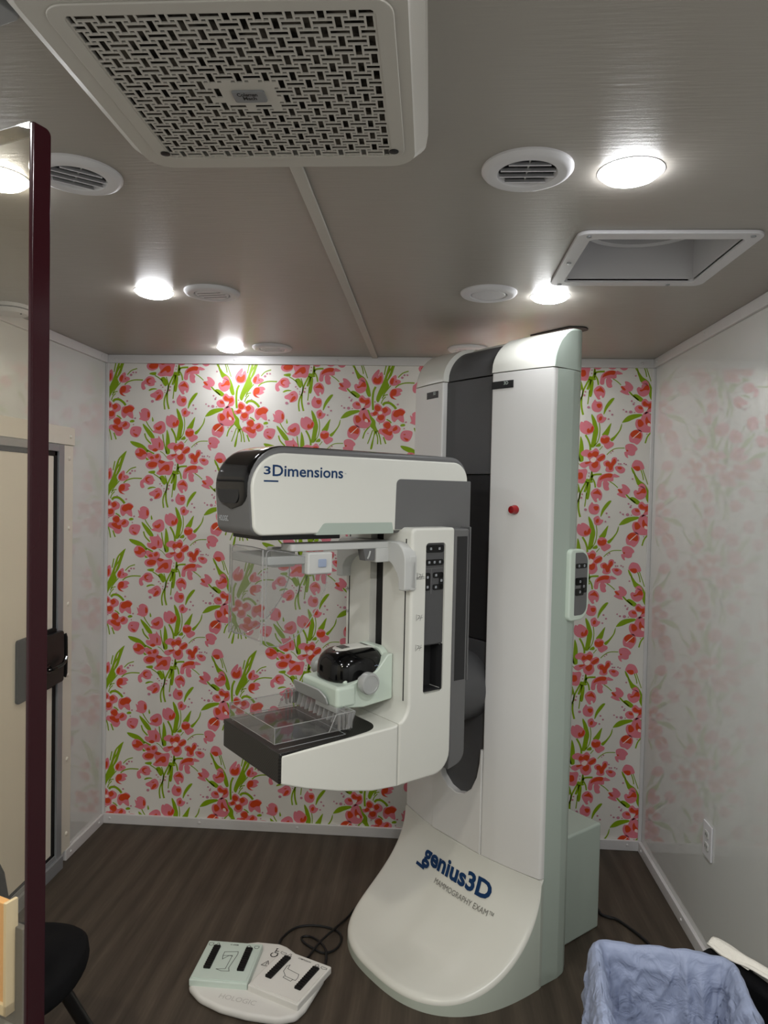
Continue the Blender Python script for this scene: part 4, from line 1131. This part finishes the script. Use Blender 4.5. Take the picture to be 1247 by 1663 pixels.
# wheelchair symbol and warning triangle between the pedals
cx, cy = -.505, 2.400
circ = [(.011 * math.cos(a), -.008 + .011 * math.sin(a)) for a in vr(PI * .75, PI * 2.05, 14)]
wc = [circ, [(-.002, .022), (-.002, .004), (.010, .003), (.015, -.014), (.020, -.013)], [(-.002, .013), (.008, .013)], [(-.004, .025), (.0, .026)]]
obj('wheelchair_symbol', lines_bm(wc, .0032, em(cx, cy, math.radians(-12), .0267)), M['black'], fb, smooth=False)
tri = [[(-.014, -.012), (.014, -.012), (0, .014), (-.014, -.012)], [(0, .005), (0, -.003)], [(0, -.0065), (0, -.0075)]]
obj('warning_symbol', lines_bm(tri, .0022, em(-.522, 2.345, math.radians(-12), .0267)), M['black'], fb, smooth=False)
def pedal(name_m, cx, cy, ang, drawing, word, rhs):
    ca, sa = math.cos(ang), math.sin(ang)
    def put(bm):
        bmesh.ops.rotate(bm, verts=bm.verts, matrix=Matrix.Rotation(ang, 3, 'Z')); bmesh.ops.translate(bm, verts=bm.verts, vec=(cx - FX, cy - FY, 0)); return bm
    pe = obj('pedal', put(box(-.097, .097, -.102, .102, .022, .046, .004, 3)), M[name_m], fsw)
    obj('plate', put(prism(rnd(rect(-.091, .091, -.094, .062), .004), .045, .0482, 'z', .001)), M[name_m], pe)
    f = em(cx, cy, ang, .0486); f2 = em(cx, cy, ang, .0464)
    for x in (-.056, .058):
        gb = box(x - .012, x + .012, -.048, .070, .046, .054, .003)
        for k in range(11): add_bm(gb, box(x - .011, x + .011, -.046 + k * .0105, -.041 + k * .0105, .053, .0555))
        obj('grip_strip', put(gb), M['grip'], pe)
    obj('drawing', lines_bm(drawing, .0018, f), M['ink'], pe, smooth=False)
    obj('lettering', text_bm(word, .028 if len(word) < 8 else .05, lambda x, y: f2(x + .0, .082 + y), .01, .007), M['ink'], pe, smooth=False)
    def head(x): 
        if rhs: return [[(x - .012, .086), (x + .008, .086), (x + .010, .080), (x - .004, .076), (x - .012, .080), (x - .012, .086)]]
        return [[(x - .007, .088), (x + .007, .088), (x + .008, .080), (x + .004, .074), (x - .004, .074), (x - .008, .080), (x - .007, .088)]]
    def arrow(x, s): return [[(x - .003, .081 - s * .009), (x - .003, .081), (x - .008, .081), (x, .081 + s * .009), (x + .008, .081), (x + .003, .081), (x + .003, .081 - s * .009), (x - .003, .081 - s * .009)]]
    obj('symbol_print', lines_bm(head(-.082) + arrow(-.058, -1) + arrow(.052, 1) + head(.08), .0016, f2), M['ink'], pe, smooth=False)
carm = [[(-.022, .042), (.024, .048), (.026, .034), (.016, -.036), (.022, -.052), (-.004, -.054), (-.024, -.046), (.006, -.042), (.010, .024), (-.002, .024), (-.018, .004), (-.022, .022), (-.022, .042)], [(-.022, .022), (.010, .026)]]
comp = [[(-.028, .040), (-.024, .020), (.024, .014), (.030, -.002), (.030, -.016), (-.010, -.014), (-.030, .004), (-.034, .030), (-.028, .040)], [(-.014, -.014), (-.014, -.022), (.018, -.026), (.020, -.016)]]
pedal('pedalmint', -.650, 2.316, math.radians(-1), carm, 'C-ARM', False)
pedal('pedalwhite', -.424, 2.266, math.radians(-23), comp, 'COMPRESSION', True)
cpts = [(-.50, 2.44), (-.506, 2.514), (-.467, 2.584), (-.399, 2.605), (-.325, 2.589), (-.289, 2.545), (-.298, 2.48), (-.339, 2.45), (-.383, 2.472), (-.423, 2.504), (-.433, 2.531), (-.405, 2.538), (-.364, 2.501), (-.334, 2.451), (-.326, 2.401), (-.335, 2.37)]
cz = [.02, .005, .005, .005, .005, .005, .005, .005, .005, .005, .005, .005, .012, .016, .005, .012]
b = tube([(x - FX, y - FY, z) for (x, y), z in zip(cpts, cz)], .0042, 8)
add_bm(b, tube([(x - FX, y - FY, z) for x, y, z in ((-.40, 2.40, .015), (-.391, 2.424, .006), (-.359, 2.501, .014), (-.313, 2.59, .014), (-.285, 2.66, .005), (-.262, 2.72, .005), (-.240, 2.768, .005), (-.208, 2.801, .005), (-.170, 2.81, .005))], .0042, 8))
obj('cable', b, M['cable'], fsw)
pc = obj('power_cable', tube([(.70, 2.82, .007), (.705, 2.785, .007), (.73, 2.768, .007), (.765, 2.75, .006), (.83, 2.636, .006), (.87, 2.50, .006), (.93, 2.42, .006)], .006, 8), M['cable'])
tag(pc, 'black cable on floor running from machine rear box towards right wall', 'cable')

# ------------------------------------------------------------------ radiation shield
rs = thing('radiation_shield', 'tall clear leaded shield pane with shiny maroon edge on the left', 'shield', (-.40, .684, 0), math.atan2(.36, -.933))
TH = .0215
obj('pane', box(.004, .92, -TH, 0, .06, 2.003), M['pane'], rs, smooth=False)
b = prism(rnd([(-TH, .06), (0, .06), (0, 2.004), (-TH, 2.004)], [0, 0, .002, .007], 5), -.0015, .0045, 'x', .0015, 2); eb = prism(rect(.004, .92, -TH, 0), 2.003, 2.004, 'z')
obj('edge', b, M['maroon'], rs); obj('top_edge', eb, M['clearedge'], rs)
b = box(.0, .92, -TH - .02, .02, 0, .06, .004); obj('floor_channel', b, M['alu'], rs)

# freestanding wood-topped board behind the pane
oc = thing('wooden_board', 'tan wood fronted board standing behind the clear shield pane', 'board', (-.462, .768, 0), math.atan2(.36, -.933))
obj('body', box(-.006, .30, -.012, -.004, 0, 1.135, .001), M['cabgrey'], oc)
obj('wood_panel', box(.010, .30, -.005, .005, 1.048, 1.165, .002), M['wood'], oc)
b = box(.006, .011, -.008, .008, 1.036, 1.168, .001); add_bm(b, box(.006, .30, -.006, .008, 1.036, 1.049, .001))
obj('panel_trim', b, M['woodedge'], oc)
obj('lower_rail', box(-.006, .30, -.006, .006, 1.012, 1.020, .001), M['alu'], oc)
obj('foot', box(0, .30, -.06, .0, 0, .02, .003), M['cabgrey'], oc)

# ------------------------------------------------------------------ black chair
ch = thing('chair', 'black upholstered chair on dark floor partly behind the shield edge', 'chair', (-1.05, 1.66, 0), math.radians(6))
def sq(r, e, n=48): return [(math.copysign(abs(math.cos(t)) ** e, math.cos(t)) * r[0], math.copysign(abs(math.sin(t)) ** e, math.sin(t)) * r[1]) for t in (2 * PI * k / n for k in range(n))]
S = []
for z, s in ((.405, .86), (.408, .94), (.418, .985), (.432, 1.0), (.448, .985), (.457, .94), (.461, .86), (.463, .6), (.462, .2)):
    S.append([(x * s, y * s, z + (.012 * (x / .22) ** 2 if z > .44 else 0) - (.02 * max(0, y / .22) ** 3)) for x, y in sq((.212, .205), .88)])
obj('seat', loft(S), M['fabric'], ch, ang=60)
S = []
for z, w, y0 in ((.62, .08, -.215), (.635, .12, -.219), (.68, .142, -.228), (.74, .148, -.238), (.82, .142, -.25), (.87, .125, -.258), (.90, .09, -.262), (.91, .05, -.263)):
    S.append([(x, y0 + y - .02 + .03 * (x / .19) ** 2, z) for x, y in sq((w, .018), .7, 32)])
obj('backrest', loft(S), M['fabric'], ch, ang=60)
for s in (1, -1):
    obj('leg', tube([(s * .18, -.044, .425), (s * .312, .097, .012)], lambda t: .0155, 12, 1), M['metalblack'], ch)
    obj('leg', tube([(s * .12, -.08, .412), (s * .27, -.24, .012)], lambda t: .0155, 12, 1), M['metalblack'], ch)
    obj('back_support', tube([(s * .12, -.10, .41), (s * .13, -.21, .43), (s * .13, -.24, .55), (s * .12, -.255, .72)], .010, 10, 5), M['metalblack'], ch)
obj('seat_frame', box(-.16, .16, -.14, .14, .392, .408, .004), M['metalblack'], ch)

# ------------------------------------------------------------------ laundry hamper with blue liner
hm = thing('laundry_hamper', 'laundry hamper with rumpled blue fabric liner at lower right', 'hamper', (.527, 1.445, 0), math.radians(-9))
HWX, HWY, HZ = .146, .205, .600
def rr(t, hx, hy, r=.03):
    """point and outward normal at fraction t round a rounded rectangle"""
    per = [2 * (hy - r), 2 * (hx - r)] * 2; arc_ = PI * r / 2; L_ = sum(per) + 4 * arc_
    d = (t % 1) * L_
    segs = [((hx, -hy + r), (0, 1), per[0], (hx - r, hy - r), 0), ((hx - r, hy), (-1, 0), per[1], (-hx + r, hy - r), PI / 2), ((-hx, hy - r), (0, -1), per[0], (-hx + r, -hy + r), PI), ((-hx + r, -hy), (1, 0), per[1], (hx - r, -hy + r), 1.5 * PI)]
    for st, dr, ln, c, a0 in segs:
        if d <= ln: return (st[0] + dr[0] * d, st[1] + dr[1] * d), (dr[1], -dr[0])
        d -= ln
        if d <= arc_: a = a0 + d / r; return (c[0] + r * math.cos(a), c[1] + r * math.sin(a)), (math.cos(a), math.sin(a))
        d -= arc_
    return (hx, -hy + r), (1, 0)
prof = [(.012, .06), (.016, .15), (.018, .25), (.02, .35), (.022, .43), (.022, .50), (.020, .55), (.017, .58), (.012, .597), (.004, .606), (-.004, .606), (-.011, .598), (-.015, .58), (-.018, .55), (-.022, .50), (-.028, .44), (-.034, .36), (-.042, .28), (-.052, .20), (-.07, .12), (-.10, .09), (-.13, .085)]
def sp_prof(s):
    k = s * (len(prof) - 1); i = min(int(k), len(prof) - 2); t = k - i
    return (prof[i][0] + (prof[i + 1][0] - prof[i][0]) * t, prof[i][1] + (prof[i + 1][1] - prof[i][1]) * t)
def liner(i, j):
    p, n = rr(i, HWX, HWY); o, z = sp_prof(j)
    q = Vector((i * 22, z * 5 + j * 3, 1.7)); q2 = Vector((p[0] * 16, p[1] * 16, z * 9 + (5 if j > .45 else 0)))
    amp = .005 + .016 * min(1, abs(.603 - z) / .22)
    # hanging folds plus crumples
    fold = math.sin(i * 2 * PI * 13 + 2.2 * math.sin(i * 2 * PI * 3)) * .45 + noise.noise(Vector((i * 30, z * 1.5, j))) * .6
    rid = 1 - abs(noise.noise(q2 * 1.1)) * 2.4
    wob = amp * (fold * .40 + rid * .42 + noise.noise(q2 * 2.6) * .40 + (1 - abs(noise.noise(q2 * 2.1 + Vector((7, 1, 3)))) * 3) * .18)
    cr = max(0, 1 - abs(noise.noise(q2 * .8 + Vector((1.3, 9, 2)))) * 7) + .7 * max(0, 1 - abs(noise.noise(q2 * 1.7 + Vector((4.3, 2, 6)))) * 6)
    for ic_, wd in ((.305, .012), (.335, .010), (.70, .012), (.73, .008), (.16, .01)):
        dd = (i - ic_ - .010 * math.sin(z * 14)) / wd
        cr += 1.6 * math.exp(-dd * dd)
    wob += (.010 if j > .45 else .007) * cr * min(1, abs(.61 - z) / .06)
    inner = j > .45
    o2 = o + (wob if not inner else -abs(wob) * .9 + .003)
    zz = z + .010 * noise.noise(Vector((p[0] * 7, p[1] * 7, 3))) + .004 * noise.noise(Vector((p[0] * 30, p[1] * 30, 8)))
    return (p[0] + n[0] * o2, p[1] + n[1] * o2, zz)
NB = 320; NP = 110
bm = bm_new(); R_ = [[bm.verts.new(liner(i / NB, j / NP)) for j in range(NP + 1)] for i in range(NB)]
for i in range(NB):
    for j in range(NP): bm.faces.new((R_[i][j], R_[(i + 1) % NB][j], R_[(i + 1) % NB][j + 1], R_[i][j + 1]))
bm.faces.new([R_[i][NP] for i in range(NB)])
bmesh.ops.recalc_face_normals(bm, faces=bm.faces[:])
obj('liner', bm, M['liner'], hm, ang=80, wn=False)
for sx in (1, -1):
    for sy in (1, -1): obj('leg', tube([(sx * .135, sy * .19, 0), (sx * .133, sy * .188, .50)], .008, 8, 1), M['metalblack'], hm)
obj('rim_frame', tube([(rr(k / 40, HWX - .001, HWY - .001)[0][0], rr(k / 40, HWX - .001, HWY - .001)[0][1], .588) for k in range(41)], .004, 8, 1), M['metalblack'], hm)
obj('bottom_frame', box(-.13, .13, -.19, .19, .03, .045, .004), M['metalblack'], hm)

# ------------------------------------------------------------------ black padded panel with white towel
pp = thing('padded_panel', 'black padded panel standing behind the blue lined hamper at right wall', 'panel', (.668, 1.772, 0), math.atan2(-.80, .60))
ol_ = [(.012, 0), (.46, 0), (.46, .43), (.34, .49), (.20, .525), (.08, .54), (.012, .533)]
obj('board', prism(rnd(ol_, [.01, .01, .06, .1, .1, .05, .03], 5), .0, .05, 'y', .016, 4), M['fabric'], pp)
b = bm_new()
for x in (.05, .41): add_bm(b, box(x - .02, x + .02, -.04, .09, 0, .012, .003))
obj('foot', b, M['metalblack'], pp)
def towel(i, j):
    x = .03 + .40 * i
    top_ = .541 - .02 * max(0, (x - .08) / .12) * .2 - max(0, x - .2) * .24 - max(0, x - .34) * .3
    s = (j - .35) * .16; y = .025; zt_ = top_ + .004 + .006 * noise.noise(Vector((x * 16, j * 5, 0))) + .014 * max(0, noise.noise(Vector((x * 9, 2.2, j * 2))))
    hang = .008 + .012 * noise.noise(Vector((x * 14, 4.0, 0)))
    if j < .3: t = j / .3; return (x, .020 + .05 * x + .006 * t + .005 * noise.noise(Vector((x * 20, 3, 5))), zt_ - .004 * (1 - t) + .002)
    if j > .7: t = (j - .7) / .3; return (x, .062, zt_ - .006 - .10 * t)
    t = (j - .3) / .4; return (x, .026 + .05 * x + (.036 - .05 * x) * t, zt_ + .002 + .005 * math.sin(t * PI))
tb = grid(towel, 60, 30); bmesh.ops.recalc_face_normals(tb, faces=tb.faces[:])
tw = obj('towel', tb, M['towel'], ang=80, wn=False)
sm = tw.modifiers.new('s', 'SOLIDIFY'); sm.thickness = .006; sm.offset = 1
tw.location = (.668, 1.772, 0); tw.rotation_euler = (0, 0, math.atan2(-.80, .60))
tag(tw, 'white terry towel draped over top of black padded panel', 'towel')
bpy.context.view_layer.update()
